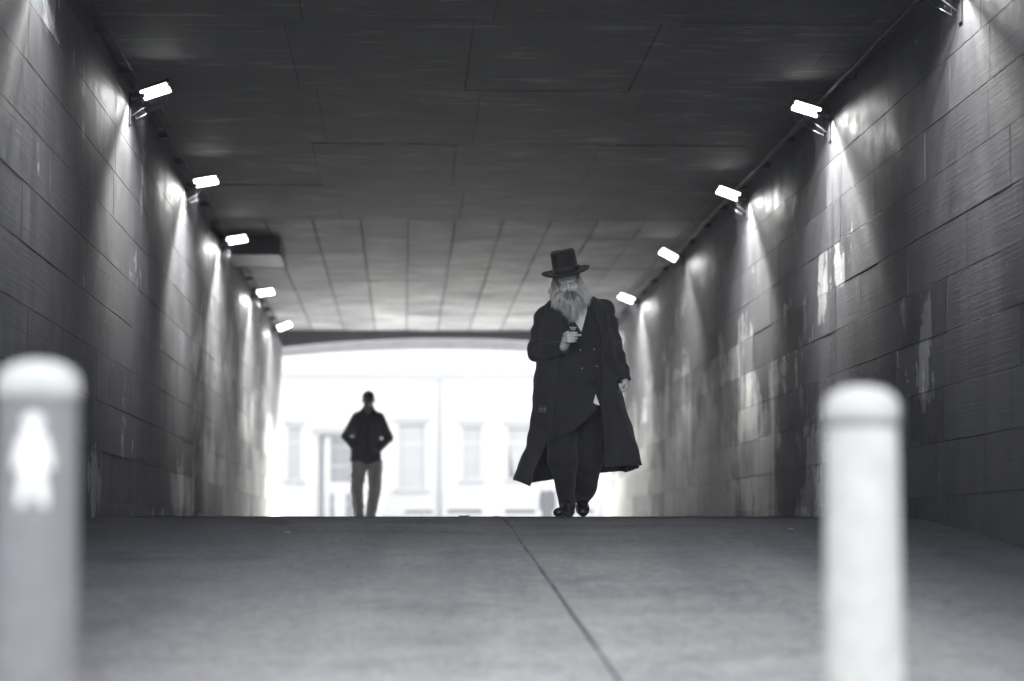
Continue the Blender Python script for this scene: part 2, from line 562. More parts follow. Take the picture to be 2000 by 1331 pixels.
# ------------------------------------------------------------------ wall lamps
def lamp_light_nodes(ld, side, strength, seed):
    """the fitting's light distribution: a wide fan down the wall, a dark gap behind the end plate, a thin fan towards the entrance"""
    ld.use_nodes = True
    nt = ld.node_tree
    n, l = nt.nodes, nt.links
    n.clear()
    out = n.new('ShaderNodeOutputLight'); em = n.new('ShaderNodeEmission')
    l.new(em.outputs[0], out.inputs[0])
    g = n.new('ShaderNodeNewGeometry')
    sep = n.new('ShaderNodeSeparateXYZ'); l.new(g.outputs['Incoming'], sep.inputs[0])
    def put(s, v):
        if isinstance(v, bpy.types.NodeSocket): l.new(v, s)
        else: s.default_value = v
    def m(op, a, b=0.0):
        nd = n.new('ShaderNodeMath'); nd.operation = op
        put(nd.inputs[0], a); put(nd.inputs[1], b); return nd.outputs[0]
    def st(x, lo, hi):
        nd = n.new('ShaderNodeMapRange'); nd.interpolation_type = 'SMOOTHSTEP'
        put(nd.inputs['Value'], x); nd.inputs['From Min'].default_value = lo; nd.inputs['From Max'].default_value = hi
        return nd.outputs[0]
    SG = LIGHT_SIGN
    nx = m('MULTIPLY', sep.outputs[0], side * SG)
    ny = m('MULTIPLY', sep.outputs[1], -SG)      # towards the entrance
    nz = m('MULTIPLY', sep.outputs[2], -SG)      # down
    phi = m('ARCTAN2', ny, nz)
    main = m('MULTIPLY', st(phi, R(-80), R(-66)), st(phi, R(66), R(46)))
    fan = m('MULTIPLY', m('MULTIPLY', st(phi, R(60), R(72)), st(phi, R(90), R(82))), 0.12)
    cph = m('COSINE', phi)
    main = m('MULTIPLY', main, m('ADD', 0.14, m('MULTIPLY', m('POWER', m('MAXIMUM', cph, 0.0), 1.2), 3.9)))
    fill = m('MULTIPLY', m('MULTIPLY', st(phi, R(-80), R(-66)), st(phi, R(90), R(82))), 0.17)
    pat = m('ADD', m('ADD', main, fan), fill)
    cmb = n.new('ShaderNodeCombineXYZ'); put(cmb.inputs[0], m('MULTIPLY', phi, 10.0)); cmb.inputs[1].default_value = seed
    nz_ = n.new('ShaderNodeTexNoise'); nz_.inputs['Scale'].default_value = 1.0; nz_.inputs['Detail'].default_value = 4
    l.new(cmb.outputs[0], nz_.inputs['Vector'])
    rays = n.new('ShaderNodeMapRange'); l.new(nz_.outputs[0], rays.inputs['Value'])
    for k, v in zip(('From Min', 'From Max', 'To Min', 'To Max'), (0.32, 0.68, 0.65, 1.30)): rays.inputs[k].default_value = v
    pat = m('MULTIPLY', pat, rays.outputs[0])
    toward = m('MAXIMUM', nx, 0.085)
    wash = m('POWER', toward, -1.7)
    keep = st(nx, 0.03, 0.07)
    s = m('MULTIPLY', m('MULTIPLY', pat, wash), keep)
    l.new(m('MULTIPLY', s, strength), em.inputs['Strength'])
    em.inputs['Color'].default_value = (1, 0.995, 0.97, 1)

LIGHT_SIGN = 1.0
def build_lamp(side, y, label, z, seed, power, roll):
    xw = XL if side < 0 else XR
    root = empty('wall_lamp', (xw, y, z + CZ))
    tag(root, label, 'lamp', 'lamps along the underpass walls')
    rot = Matrix.Rotation(side * R(roll), 4, 'Y') @ Matrix.Rotation(R(24), 4, 'X')
    cx = -side * 0.215
    def L(p):                        # lamp-local point -> root space
        return (rot @ (Vector(p) * 0.82)) + Vector((cx, 0, 0.07))
    tr = Matrix.Translation((cx, 0, 0.07)) @ rot @ Matrix.Diagonal((0.82, 0.82, 0.82, 1))
    # housing: shallow tray, open towards the entrance and down
    bm = bmesh.new()
    for c, s in (((0, 0.045, 0.0), (0.30, 0.012, 0.135)), ((0, 0.008, 0.065), (0.30, 0.086, 0.012)),
                 ((-0.148, 0.01, 0.0), (0.010, 0.075, 0.12)), ((0.148, 0.01, 0.0), (0.010, 0.075, 0.12))):
        add_box(bm, c, s, None, 0.003)
    bm.transform(tr)
    bm_obj('housing', bm, M['housing'], root)
    for zz, dx in ((-0.0245, -0.008), (0.0245, 0.008)):
        bm = bmesh.new()
        add_box(bm, (side * dx, 0.0, zz), (0.262, 0.044, 0.0475), None, 0.006)
        bm.transform(tr)
        bm_obj('lit_tube', bm, M['tube'], root)
    bm = bmesh.new()
    add_box(bm, (0, 0.030, 0.0), (0.27, 0.006, 0.012))
    for sx in (-0.13, 0.13):
        add_box(bm, (sx * 1.075, 0.012, 0), (0.012, 0.05, 0.03))
    bm.transform(tr)
    bm_obj('lamp_holder', bm, M['steel'], root)
    # strut, brace and wall plate
    bm = bmesh.new()
    add_tube(bm, [L((side * 0.12, 0.05, -0.03)), (-side * 0.03, 0.09, 0.0), (side * 0.01, 0.10, -0.01)], 0.008, 8)
    add_tube(bm, [L((-side * 0.09, 0.05, -0.05)), (-side * 0.02, 0.13, -0.10)], 0.004, 6)
    bm_obj('arm', bm, M['housing'], root)
    bm = bmesh.new()
    add_box(bm, (-side * 0.008, 0.11, -0.05), (0.012, 0.09, 0.26), None, 0.003)
    bm_obj('wall_plate', bm, M['housing'], root)
    bm = bmesh.new()
    pts = [L((-side * 0.12, 0.05, -0.06)), L((-side * 0.05, 0.06, -0.16)), (-side * 0.05, 0.16, -0.12), (-side * 0.02, 0.3, 0.05)]
    add_tube(bm, pts, 0.003, 6)
    bm_obj('cable', bm, M['housing'], root)
    # the small side burner that washes the wall
    bm = bmesh.new()
    add_box(bm, (-side * 0.075, 0.02, 0.035), (0.12, 0.10, 0.03), None, 0.004)
    bm_obj('side_reflector', bm, M['housing'], root)
    ld = bpy.data.lights.new('wall_burner', 'POINT')
    ld.energy = power
    ld.shadow_soft_size = 0.012
    lamp_light_nodes(ld, side, 1.0, seed)
    lo = bpy.data.objects.new('wall_burner', ld)
    lo.parent = root
    lo.location = (-side * 0.13, 0.0, -0.02)
    link(lo)
    return root

ordn = ['second', 'third', 'fourth', 'fifth', 'sixth']
LP = 1.0
left_y = [14.13, 18.75, 23.6, 28.05, 33.9, 39.2]
right_y = [14.68, 19.35, 24.1, 29.6, 35.3, 40.6]
left_lab = ['wall lamp on the left wall whose pool of light shows at the top left corner',
            'wall lamp high on the left wall, largest and nearest of those lit on the left',
            'wall lamp on the left wall, second lit tube pair counting from the top left',
            'wall lamp on the left wall right in front of the dark ceiling box',
            'wall lamp on the left wall, next beyond the dark ceiling box',
            'smallest and farthest wall lamp on the left wall, close to the dark end beam']
right_lab = ['wall lamp on the right wall whose pool of light falls from the top right corner',
             'wall lamp high on the right wall, largest and nearest of those lit on the right',
             'wall lamp on the right wall, second lit tube pair counting from the top right',
             'wall lamp on the right wall, up and right of the man\'s hat',
             'wall lamp on the right wall just above the hatted man\'s shoulder',
             'farthest wall lamp on the right wall, behind the hatted man']
lz = [3.40, 3.41, 3.42, 3.40, 3.38, 3.37]
for i, y in enumerate(left_y):
    build_lamp(-1, y, left_lab[i], lz[i], 1.7 * i + 0.3, LP * (0.35 if i == 0 else 0.7 if i == 1 else 1.0), (18, 19, 10, 10, 8, 22)[i])
for i, y in enumerate(right_y):
    build_lamp(1, y, right_lab[i], (3.40, 3.42, 3.41, 3.43, 3.46, 3.44)[i], 2.3 * i + 9.1, LP * (0.5 if i == 0 else 1.0), (18, 17, 20, 28, 22, 18)[i])

# conduits that feed the lamps
for side, xf, lab in ((1, XR, 'galvanised cable conduit running along the top of the right wall'),
                      (-1, XL, 'thin dark cable conduit running along the top of the left wall')):
    root = empty('conduit', (xf - side * 0.03, 10, CZ + 3.60))
    tag(root, lab, 'conduit')
    r_ = 0.018 if side > 0 else 0.010
    bm = bmesh.new()
    add_tube(bm, [(-side * 0.02, -1.2 + 2 * i, 0.004 * math.sin(i * 1.7)) for i in range(18)], r_, 8)
    bm_obj('pipe', bm, M['steel'] if side > 0 else M['housing'], root, True)
    for i in range(22):
        bm = bmesh.new()
        add_box(bm, (side * 0.02, -0.5 + 1.5 * i, 0), (0.10, 0.03, 0.05), None, 0.003)
        bm_obj('clip', bm, M['housing'], root)

# dark box under the ceiling on the left
root = empty('ceiling_box', (-1.85, 30.2, CZ + 3.47))
tag(root, 'dark sheet-metal box hung under the ceiling at the left wall', 'box')
bm = bmesh.new()
add_box(bm, (-0.01, 0, 0.11), (0.68, 1.35, 0.22), None, 0.012)
bm_obj('casing', bm, M['duct'], root)
bm = bmesh.new()
add_box(bm, (0.335, 0, 0.004), (0.03, 1.37, 0.03), None, 0.003)
bm_obj('edge_angle', bm, M['steel'], root)
bm = bmesh.new()
add_box(bm, (-0.01, -0.685, 0.12), (0.56, 0.015, 0.15), None, 0.004)
bm_obj('cover', bm, M['duct'], root)

# ------------------------------------------------------------------ bollards
def build_bollard(name, x, y, ztop, mat_body, mat_cap, label):
    zb = ground_z(y) - 0.05
    root = empty(name, (x, y, zb))
    tag(root, label, 'bollard', 'bollards at the foot of the ramp')
    H = ztop + CZ - zb
    bm = bmesh.new()
    add_lathe(bm, [(0, 0), (0.089, 0), (0.088, 0.05), (0.0835, H * 0.5), (0.0785, H - 0.075), (0.077, H - 0.068), (0.0, H - 0.068)], 48)
    bm_obj('post', bm, mat_body, root, True)
    bm = bmesh.new()
    add_lathe(bm, [(0.0, H - 0.0755), (0.081, H - 0.075), (0.083, H - 0.064), (0.0825, H - 0.05), (0.079, H - 0.034), (0.069, H - 0.019), (0.05, H - 0.008), (0.026, H - 0.002), (0, H)], 48)
    bm_obj('cap', bm, mat_cap, root, True)
    bm = bmesh.new()
    add_lathe(bm, [(0.0795, H - 0.092), (0.0808, H - 0.090), (0.0808, H - 0.078), (0.0795, H - 0.0765)], 48)
    bm_obj('collar', bm, M['boll_band'], root, True)
    return root, H

br, H = build_bollard('bollard', 0.991, 5.2, 0.332, M['boll_white'], M['boll_white'], 'plain white round-topped bollard on the right')
bl, H = build_bollard('bollard', -0.722, 4.8, 0.352, M['boll_grey'], M['boll_white'], 'grey bollard with a white pedestrian pictogram at the left edge')
# the walking-figure pictogram, a thin film wrapped on the post
def poly_grid(inside, x0, x1, z0, z1, st):
    nx, nz = int((x1 - x0) / st), int((z1 - z0) / st)
    vmap, V, F = {}, [], []
    def vid(i, j):
        if (i, j) not in vmap:
            vmap[(i, j)] = len(V); V.append((x0 + i * st, z0 + j * st))
        return vmap[(i, j)]
    for i in range(nx):
        for j in range(nz):
            if inside(x0 + (i + .5) * st, z0 + (j + .5) * st):
                F.append((vid(i, j), vid(i + 1, j), vid(i + 1, j + 1), vid(i, j + 1)))
    return V, F
def seg(px, pz, ax, az, bx, bz):
    t = max(0, min(1, ((px - ax) * (bx - ax) + (pz - az) * (bz - az)) / ((bx - ax) ** 2 + (bz - az) ** 2)))
    return math.hypot(px - ax - t * (bx - ax), pz - az - t * (bz - az)), t
def picto(px, pz):
    if math.hypot(px, pz - 0.158) < 0.0175: return True
    for ax, az, bx, bz, r0, r1 in ((0, 0.125, 0, 0.075, 0.021, 0.019), (-0.017, 0.128, -0.031, 0.075, 0.008, 0.0075),
                                   (0.017, 0.128, 0.032, 0.075, 0.008, 0.0075), (-0.008, 0.07, -0.02, 0.006, 0.012, 0.0085), (0.009, 0.07, 0.022, 0.006, 0.012, 0.0085)):
        d, t = seg(px, pz, ax, az, bx, bz)
        if d < r0 + (r1 - r0) * t: return True
    return False
V2, F2 = poly_grid(picto, -0.045, 0.045, -0.005, 0.18, 0.0025)
zc = H - 0.285
V3 = []
for (u, w) in V2:
    a = u / 0.081 + 0.05
    rr = 0.0818
    V3.append((rr * math.sin(a), -rr * math.cos(a), zc + w))
pic = mesh_obj('pedestrian_pictogram', V3, F2, M['picto'], bl)
md = pic.modifiers.new('thick', 'SOLIDIFY'); md.thickness = 0.0012; md.offset = 1

# ------------------------------------------------------------------ building across the street, beyond the far end
YB = 80.0
PB = 59.03
def bx(px): return (px - 788) / PB
def bz(py): return (1053 - py) / PB + CZ
bld = empty('townhouse', (1.0, YB, CZ - 0.06))
tag(bld, 'sunlit pale townhouse front seen through the far opening of the underpass', 'building')
openings = {'win': [(775, 832, 827, 958), (900, 941, 832, 940), (989, 1046, 833, 938), (560, 590, 833, 940), (1100, 1157, 833, 938), (480, 530, 833, 940)],
            'slot': [(790, 845, 997, 1004), (873, 941, 995, 1004), (985, 1046, 995, 1004), (1100, 1160, 995, 1004)]}
holes = [(bx(a), bx(b), bz(d), bz(c)) for a, b, c, d in openings['win'] + openings['slot']]
door_hole = (bx(622), bx(692), CZ - 0.2, bz(850))
holes.append(door_hole)
# wall with real openings
xe = sorted(set([bx(100), bx(1700)] + [h[0] for h in holes] + [h[1] for h in holes]))
ze = sorted(set([CZ - 0.4, CZ + 12.0] + [h[2] for h in holes] + [h[3] for h in holes]))
bm = bmesh.new()
cells = {}
def vget(x, y, z):
    k_ = (round(x, 4), round(y, 4), round(z, 4))
    if k_ not in cells: cells[k_] = bm.verts.new((x, y, z))
    return cells[k_]
for i in range(len(xe) - 1):
    for j in range(len(ze) - 1):
        mx, mz = (xe[i] + xe[i + 1]) / 2, (ze[j] + ze[j + 1]) / 2
        if any(h[0] < mx < h[1] and h[2] < mz < h[3] for h in holes): continue
        bm.faces.new([vget(x, YB, z) for x, z in ((xe[i], ze[j]), (xe[i + 1], ze[j]), (xe[i + 1], ze[j + 1]), (xe[i], ze[j + 1]))])
for h in holes:
    c = [(h[0], h[2]), (h[1], h[2]), (h[1], h[3]), (h[0], h[3])]
    for k in range(4):
        (a, b_), (c_, d_) = c[k], c[(k + 1) % 4]
        bm.faces.new([vget(a, YB, b_), vget(c_, YB, d_), vget(c_, YB + 0.22, d_), vget(a, YB + 0.22, b_)])
sub(bm_obj('wall', bm, M['plaster']), bld)
sub(box('rear_volume', (bx(100), YB + 0.6, CZ - 0.4), (bx(1700), YB + 10, CZ + 12.0), M['plaster']), bld)
sub(box('string_course', (bx(100), YB - 0.14, bz(741)), (bx(1700), YB - 0.003, bz(731)), M['stone'], bevel=0.02), bld)
sub(box('plinth', (bx(700), YB - 0.05, CZ - 0.3), (bx(1700), YB - 0.003, bz(1010)), M['stone']), bld)
for a, b, c, d in openings['win']:
    x0, x1, z0, z1 = bx(a), bx(b), bz(d), bz(c)
    w = empty('window', (x0, YB + 0.15, z0)); sub(w, bld)
    bm = bmesh.new()
    for lo, hi in (((0, 0, 0), (x1 - x0, .05, .06)), ((0, 0, z1 - z0 - .06), (x1 - x0, .05, z1 - z0)), ((0, 0, .06), (.06, .05, z1 - z0 - .06)),
                   ((x1 - x0 - .06, 0, .06), (x1 - x0, .05, z1 - z0 - .06)), ((.06, 0.005, (z1 - z0) * .68), (x1 - x0 - .06, .045, (z1 - z0) * .68 + .05))):
        add_box(bm, [(p + q) / 2 for p, q in zip(lo, hi)], [q - p for p, q in zip(lo, hi)])
    bm_obj('frame', bm, M['plaster'], w)
    bm = bmesh.new(); add_box(bm, ((x1 - x0) / 2, 0.06, (z1 - z0) / 2), (x1 - x0, .01, z1 - z0)); bm_obj('pane', bm, M['glass'], w)
    # drawn curtain hanging just inside, swept aside at the foot
    n = 14
    cv, cf = [], []
    for i in range(n + 1):
        for j in range(9):
            u, v = i / n, j / 8
            left = 0.30 * (1 - v) ** 1.6 if a > 950 else 0.02
            cv.append((0.04 + (x1 - x0 - 0.08) * (left + (1 - left) * u), 0.047 + 0.004 * math.sin(u * 40), 0.05 + (z1 - z0 - 0.16) * v))
    for i in range(n):
        for j in range(8):
            q = i * 9 + j
            cf.append((q, q + 9, q + 10, q + 1))
    mesh_obj('curtain', cv, cf, M['curtain'], w, True)
    bm = bmesh.new(); add_box(bm, ((x1 - x0) / 2, -0.20, -0.05), (x1 - x0 + .24, .16, .09), None, .01); bm_obj('sill', bm, M['stone'], w)
    bm = bmesh.new(); add_box(bm, ((x1 - x0) / 2, -0.19, z1 - z0 + .09), (x1 - x0 + .3, .075, .16), None, .01); bm_obj('lintel', bm, M['stone'], w)
for a, b, c, d in openings['slot']:
    x0, x1, z0, z1 = bx(a), bx(b), bz(d), bz(c)
    sub(box('basement_window', (x0, YB + 0.12, z0), (x1, YB + 0.14, z1), M['glass']), bld)
# doorway with panelled door, jamb pilaster and steps with a white parapet
dr = empty('door', (door_hole[0], YB + 0.2, CZ - 0.06)); sub(dr, bld)
dw, dh = door_hole[1] - door_hole[0], door_hole[3] - CZ + 0.06
bm = bmesh.new(); add_box(bm, (dw / 2, 0, dh / 2), (dw, .05, dh)); bm_obj('leaf', bm, M['doorwood'], dr)
for zz in (0.34, 0.52, 0.70, 0.88):
    bm = bmesh.new(); add_box(bm, (dw / 2, -0.035, dh * zz), (dw * .8, .02, .10), None, .006); bm_obj('rail', bm, M['stone'], dr)
sub(box('pilaster', (bx(634), YB - 0.13, CZ - 0.2), (bx(645), YB - 0.003, bz(856)), M['plaster'], bevel=.01), bld)
sub(box('door_hood', (bx(612), YB - 0.42, bz(850)), (bx(745), YB - 0.003, bz(838)), M['stone'], bevel=.02), bld)
sub(box('parapet', (bx(646), YB - 1.6, bz(966)), (bx(748), YB - 1.35, bz(946)), M['plaster'], bevel=.02), bld)
for a, b in ((657, 676), (708, 748)):
    sub(box('parapet_pier', (bx(a), YB - 1.58, CZ - 0.2), (bx(b), YB - 1.37, bz(966) + .001), M['plaster'], bevel=.01), bld)
bm = bmesh.new()
add_tube(bm, [(bx(858), YB - 0.08, CZ - 0.1), (bx(858), YB - 0.08, CZ + 11.5)], 0.06, 12)
sub(bm_obj('downpipe', bm, M['stone'], None, True), bld)

# ------------------------------------------------------------------ people: signed-distance sculpting
class Field:
    def __init__(self, lo, hi, h):
        self.lo = np.array(lo, np.float32); self.h = h
        self.n = np.ceil((np.array(hi) - np.array(lo)) / h).astype(int) + 1
        self.ax = [self.lo[i] + h * np.arange(self.n[i], dtype=np.float32) for i in range(3)]
        self.d = np.full(self.n, 1.0, np.float32)
    def win(self, lo, hi, m):
        s = []
        for i in range(3):
            a = int(np.floor((lo[i] - m - self.lo[i]) / self.h)); b = int(np.ceil((hi[i] + m - self.lo[i]) / self.h)) + 1
            s.append(slice(max(0, a), max(0, min(self.n[i], b))))
        return tuple(s)
    def pts(self, w):
        return (self.ax[0][w[0]][:, None, None], self.ax[1][w[1]][None, :, None], self.ax[2][w[2]][None, None, :])
    def comb(self, w, d, k, op):
        a = self.d[w]
        if op == 'sub':
            d = -d
            if k > 0:
                hh = np.clip(0.5 - 0.5 * (a - d) / k, 0, 1); r = a * (1 - hh) + d * hh + k * hh * (1 - hh)
            else: r = np.maximum(a, d)
        else:
            if k > 0:
                hh = np.clip(0.5 + 0.5 * (d - a) / k, 0, 1); r = d * (1 - hh) + a * hh - k * hh * (1 - hh)
            else: r = np.minimum(a, d)
        self.d[w] = r
    def cone(self, p, r0, q, r1, k=0.0, op='add'):
        p, q = np.array(p, np.float32), np.array(q, np.float32)
        rm = max(r0, r1)
        w = self.win(np.minimum(p, q) - rm, np.maximum(p, q) + rm, k + 4 * self.h)
        x, y, z = self.pts(w)
        v = q - p; L2 = float(v @ v) + 1e-12
        t = np.clip(((x - p[0]) * v[0] + (y - p[1]) * v[1] + (z - p[2]) * v[2]) / L2, 0, 1)
        d = np.sqrt((x - p[0] - t * v[0]) ** 2 + (y - p[1] - t * v[1]) ** 2 + (z - p[2] - t * v[2]) ** 2) - (r0 + (r1 - r0) * t)
        self.comb(w, d, k, op)
    def ell(self, c, r, rot=None, k=0.0, op='add'):
        c = np.array(c, np.float32); r = np.array(r, np.float32); rm = float(r.max())
        w = self.win(c - rm, c + rm, k + 4 * self.h)
        x, y, z = self.pts(w)
        x, y, z = x - c[0], y - c[1], z - c[2]
        if rot is not None:
            M_ = np.array(rot)
            x, y, z = (M_[0, 0] * x + M_[1, 0] * y + M_[2, 0] * z, M_[0, 1] * x + M_[1, 1] * y + M_[2, 1] * z, M_[0, 2] * x + M_[1, 2] * y + M_[2, 2] * z)
        k0 = np.sqrt((x / r[0]) ** 2 + (y / r[1]) ** 2 + (z / r[2]) ** 2)
        k1 = np.sqrt((x / r[0] ** 2) ** 2 + (y / r[1] ** 2) ** 2 + (z / r[2] ** 2) ** 2) + 1e-9
        self.comb(w, k0 * (k0 - 1) / k1, k, op)
    def mesh(self, name, mat, parent=None):
        d, h = self.d, self.h
        # pad so nothing is cut open
        s = d < 0
        c = [(i, j, k) for i in (0, 1) for j in (0, 1) for k in (0, 1)]
        n = [m - 1 for m in d.shape]
        sl = lambda o: tuple(slice(o[a], o[a] + n[a]) for a in range(3))
        al = s[sl(c[0])].copy(); an = s[sl(c[0])].copy()
        for o in c[1:]:
            al &= s[sl(o)]; an |= s[sl(o)]
        act = an & ~al
        idx = np.argwhere(act)
        if len(idx) == 0: return None
        val = {o: d[idx[:, 0] + o[0], idx[:, 1] + o[1], idx[:, 2] + o[2]] for o in c}
        acc = np.zeros((len(idx), 3), np.float32); cnt = np.zeros(len(idx), np.float32)
        for a in c:
            for ax_ in range(3):
                if a[ax_] == 0:
                    b = list(a); b[ax_] = 1; b = tuple(b)
                    va, vb = val[a], val[b]
                    mk = (va < 0) != (vb < 0)
                    t = np.where(mk, va / np.where(mk, va - vb, 1), 0)
                    p = np.tile(np.array(a, np.float32), (len(idx), 1)); p[:, ax_] = t
                    acc += p * mk[:, None]; cnt += mk
        V = (idx + acc / cnt[:, None]) * h + self.lo
        num = np.full(n, -1, np.int64); num[act] = np.arange(len(idx))
        F = []
        for ax_ in range(3):
            u, v = (ax_ + 1) % 3, (ax_ + 2) % 3
            a0 = [slice(None)] * 3; a1 = [slice(None)] * 3
            a0[ax_] = slice(0, -1); a1[ax_] = slice(1, None)
            s0, s1 = s[tuple(a0)], s[tuple(a1)]
            e = np.argwhere(s0 != s1)
            ok = (e[:, u] > 0) & (e[:, v] > 0) & (e[:, u] < d.shape[u] - 1) & (e[:, v] < d.shape[v] - 1)
            e = e[ok]
            flip = s0[e[:, 0], e[:, 1], e[:, 2]]
            q = []
            for du, dv in ((-1, -1), (0, -1), (0, 0), (-1, 0)):
                w = e.copy(); w[:, u] += du; w[:, v] += dv
                q.append(num[w[:, 0], w[:, 1], w[:, 2]])
            q = np.stack(q, 1)
            q[~flip] = q[~flip][:, ::-1]
            F.append(q)
        F = np.concatenate(F); F = F[(F >= 0).all(1)]
        me = bpy.data.meshes.new(name)
        me.vertices.add(len(V)); me.vertices.foreach_set('co', V.astype(np.float32).ravel())
        me.loops.add(F.size); me.loops.foreach_set('vertex_index', F.astype(np.int32).ravel())
        me.polygons.add(len(F)); me.polygons.foreach_set('loop_start', np.arange(0, F.size, 4, dtype=np.int32))
        me.update(calc_edges=True); me.validate()
        me.shade_smooth()
        me.materials.append(mat)
        o = bpy.data.objects.new(name, me); o.parent = parent
        return link(o)

def interp(z, tab, col):
    t = np.array(tab, np.float32)
    return np.interp(z, t[:, 0], t[:, col]).astype(np.float32)

def tube_d(x, y, z, tab, p=2.3):
    """distance-like value of a body whose level cut is a super-ellipse. tab rows: z, x left, x right, y front, y back"""
    xl, xr, yf, yb = (interp(z, tab, i) for i in (1, 2, 3, 4))
    cx, a, cy, b = (xl + xr) / 2, (xr - xl) / 2, (yf + yb) / 2, (yb - yf) / 2
    return ((np.abs((x - cx) / a) ** p + np.abs((y - cy) / b) ** p) ** (1 / p) - 1) * np.minimum(a, b), cx, cy

def skin(name, v):
    t = NT(name)
    tc = t.n.new('ShaderNodeTexCoord').outputs['Object']
    nz = t.noise(tc, 60, 5, 0.6); n2 = t.noise(tc, 18, 4, 0.6)
    val = t.m('MULTIPLY', t.m('MULTIPLY', t.lin(nz, 0.3, 0.7, 0.88, 1.12), t.lin(n2, 0.3, 0.7, 0.9, 1.1)), v)
    t.set(t.tone(val), 0.5, 0.35)
    t.bump(nz, 0.25, 0.003)
    return t.mat

def cloth(name, v, rough=0.85, weave=420.0):
    t = NT(name)
    tc = t.n.new('ShaderNodeTexCoord').outputs['Object']
    n1 = t.noise(tc, 7, 5, 0.6); n2 = t.noise(tc, weave, 2, 0.5)
    val = t.m('MULTIPLY', t.m('MULTIPLY', t.lin(n1, 0.3, 0.7, 0.85, 1.15), t.lin(n2, 0.3, 0.7, 0.9, 1.1)), v)
    t.set(t.tone(val), rough, 0.25)
    t.b.inputs['Sheen Weight'].default_value = 0.15
    t.bump(n1, 0.25, 0.01)
    return t.mat

M['skin_pale'] = skin('skin_pale', 0.66)
M['skin_mid'] = skin('skin_mid', 0.4)
M['coat'] = cloth('black_wool_coat', 0.030)
M['vest'] = cloth('black_waistcoat', 0.024)
M['trouser'] = cloth('black_trousers', 0.019)
M['hat'] = cloth('black_felt', 0.016, 0.7)
M['band'] = cloth('black_ribbon', 0.026, 0.35)
M['shirt'] = cloth('white_shirt', 0.82, 0.8)
M['shoe'] = simple('polished_black_leather', 0.018, 0.22, 0.5)
M['jacket'] = cloth('dark_jacket', 0.12)
M['jeans'] = cloth('grey_jeans', 0.66)
M['cap'] = cloth('dark_cap', 0.035)
M['wire'] = simple('wire_frame', 0.05, 0.3, 0.5, metal=0.8)
M['button'] = simple('shiny_button', 0.10, 0.2, 0.8, metal=0.7)
M['phone'] = simple('phone_shell', 0.02, 0.25, 0.5)
M['phone_edge'] = simple('phone_metal_rim', 0.35, 0.25, 0.6, metal=0.8)
M['eye'] = simple('eye', 0.08, 0.15, 0.6)
M['patch'] = simple('grey_cloth_tag', 0.06, 0.7, 0.3)
M['patch_mark'] = simple('pale_print', 0.28, 0.7, 0.3)
M['greycoat'] = cloth('grey_coat', 0.055)
M['scarf'] = cloth('pale_scarf', 0.07)

def hair_mat(name):
    t = NT(name)
    at = t.n.new('ShaderNodeAttribute'); at.attribute_name = 'shade'
    t.set(t.tone(at.outputs['Fac']), 0.55, 0.4)
    return t.mat
M['hair'] = hair_mat('grey_hair')

def strands(name, items, parent):
    """items: (list of points, root radius, shade)"""
    V, F, S = [], [], []
    for pts, r0, sh in items:
        n = len(pts); base = len(V)
        for i, p in enumerate(pts):
            t = (pts[min(i + 1, n - 1)] - pts[max(i - 1, 0)]).normalized()
            u = t.cross(Vector((0.3, 1, 0.2))).normalized(); w = t.cross(u)
            r = r0 * (1 - 0.8 * (i / (n - 1)) ** 1.5)
            for k in range(3):
                a = 2 * math.pi * k / 3
                V.append(p + r * (u * math.cos(a) + w * math.sin(a))); S.append(min(0.88, sh * (0.72 + 0.62 * i / (n - 1))))
        for i in range(n - 1):
            for k in range(3):
                a, b = base + 3 * i + k, base + 3 * i + (k + 1) % 3
                F.append((a, b, b + 3, a + 3))
    o = mesh_obj(name, V, F, M['hair'], parent, True)
    at = o.data.attributes.new('shade', 'FLOAT', 'POINT')
    at.data.foreach_set('value', S)
    return o

# ================================================================== the man in the hat
S = 282.0
def PX(px): return (px - 1118) / S
def PZ(py): return (1013 - py) / S
def P(px, py, y): return (PX(px), y, PZ(py))
MAN = Vector((1.168, 16.74, ground_z(16.74) + 0.002))

# head frame: pitched down to the phone, tilted a little
HC = Vector(P(1107.5, 551.5, -0.08))
HR = Matrix.Rotation(R(-9.5), 3, 'Y') @ Matrix.Rotation(R(-4), 3, 'Z') @ Matrix.Rotation(R(13), 3, 'X')
def hp(x, y, z): return tuple(HC + HR @ Vector((x, y, z)))

f = Field((-0.36, -0.42, -0.02), (0.45, 0.42, 1.86), 0.0042)
# torso, hips, legs, arms: the body under the clothes
pel = (0.02, 0.03, 0.92)
f.cone(pel, 0.12, P(1118, 680, 0.02), 0.115, 0.0)
f.cone(P(1118, 680, 0.02), 0.12, P(1118, 622, 0.03), 0.11, 0.04)
f.cone(P(1075, 612, 0.03), 0.05, P(1165, 604, 0.03), 0.05, 0.04)
f.cone(P(1118, 610, 0.03), 0.06, P(1110, 575, -0.03), 0.054, 0.03)
for hip, knee, ank in ((P(1098, 770, 0.03), P(1098, 890, -0.10), P(1107, 985, 0.0)), (P(1144, 770, 0.03), P(1148, 890, 0.05), P(1143, 970, 0.26))):
    f.cone(hip, 0.075, knee, 0.052, 0.03); f.cone(knee, 0.052, ank, 0.036, 0.01)
f.cone(P(1066, 614, 0.03), 0.045, P(1048, 688, 0.05), 0.038, 0.02)
WR = P(1097, 683, -0.235)
f.cone(P(1048, 688, 0.05), 0.036, WR, 0.026, 0.01)
f.cone(P(1180, 604, 0.03), 0.045, P(1202, 682, 0.05), 0.036, 0.02)
WL = P(1220, 744, -0.03)
f.cone(P(1202, 682, 0.05), 0.034, WL, 0.026, 0.01)
# feet
f.cone(P(1107, 985, 0.0), 0.034, P(1104, 1003, -0.05), 0.024, 0.01)
f.cone(P(1143, 970, 0.26), 0.034, P(1142, 995, 0.22), 0.03, 0.01)
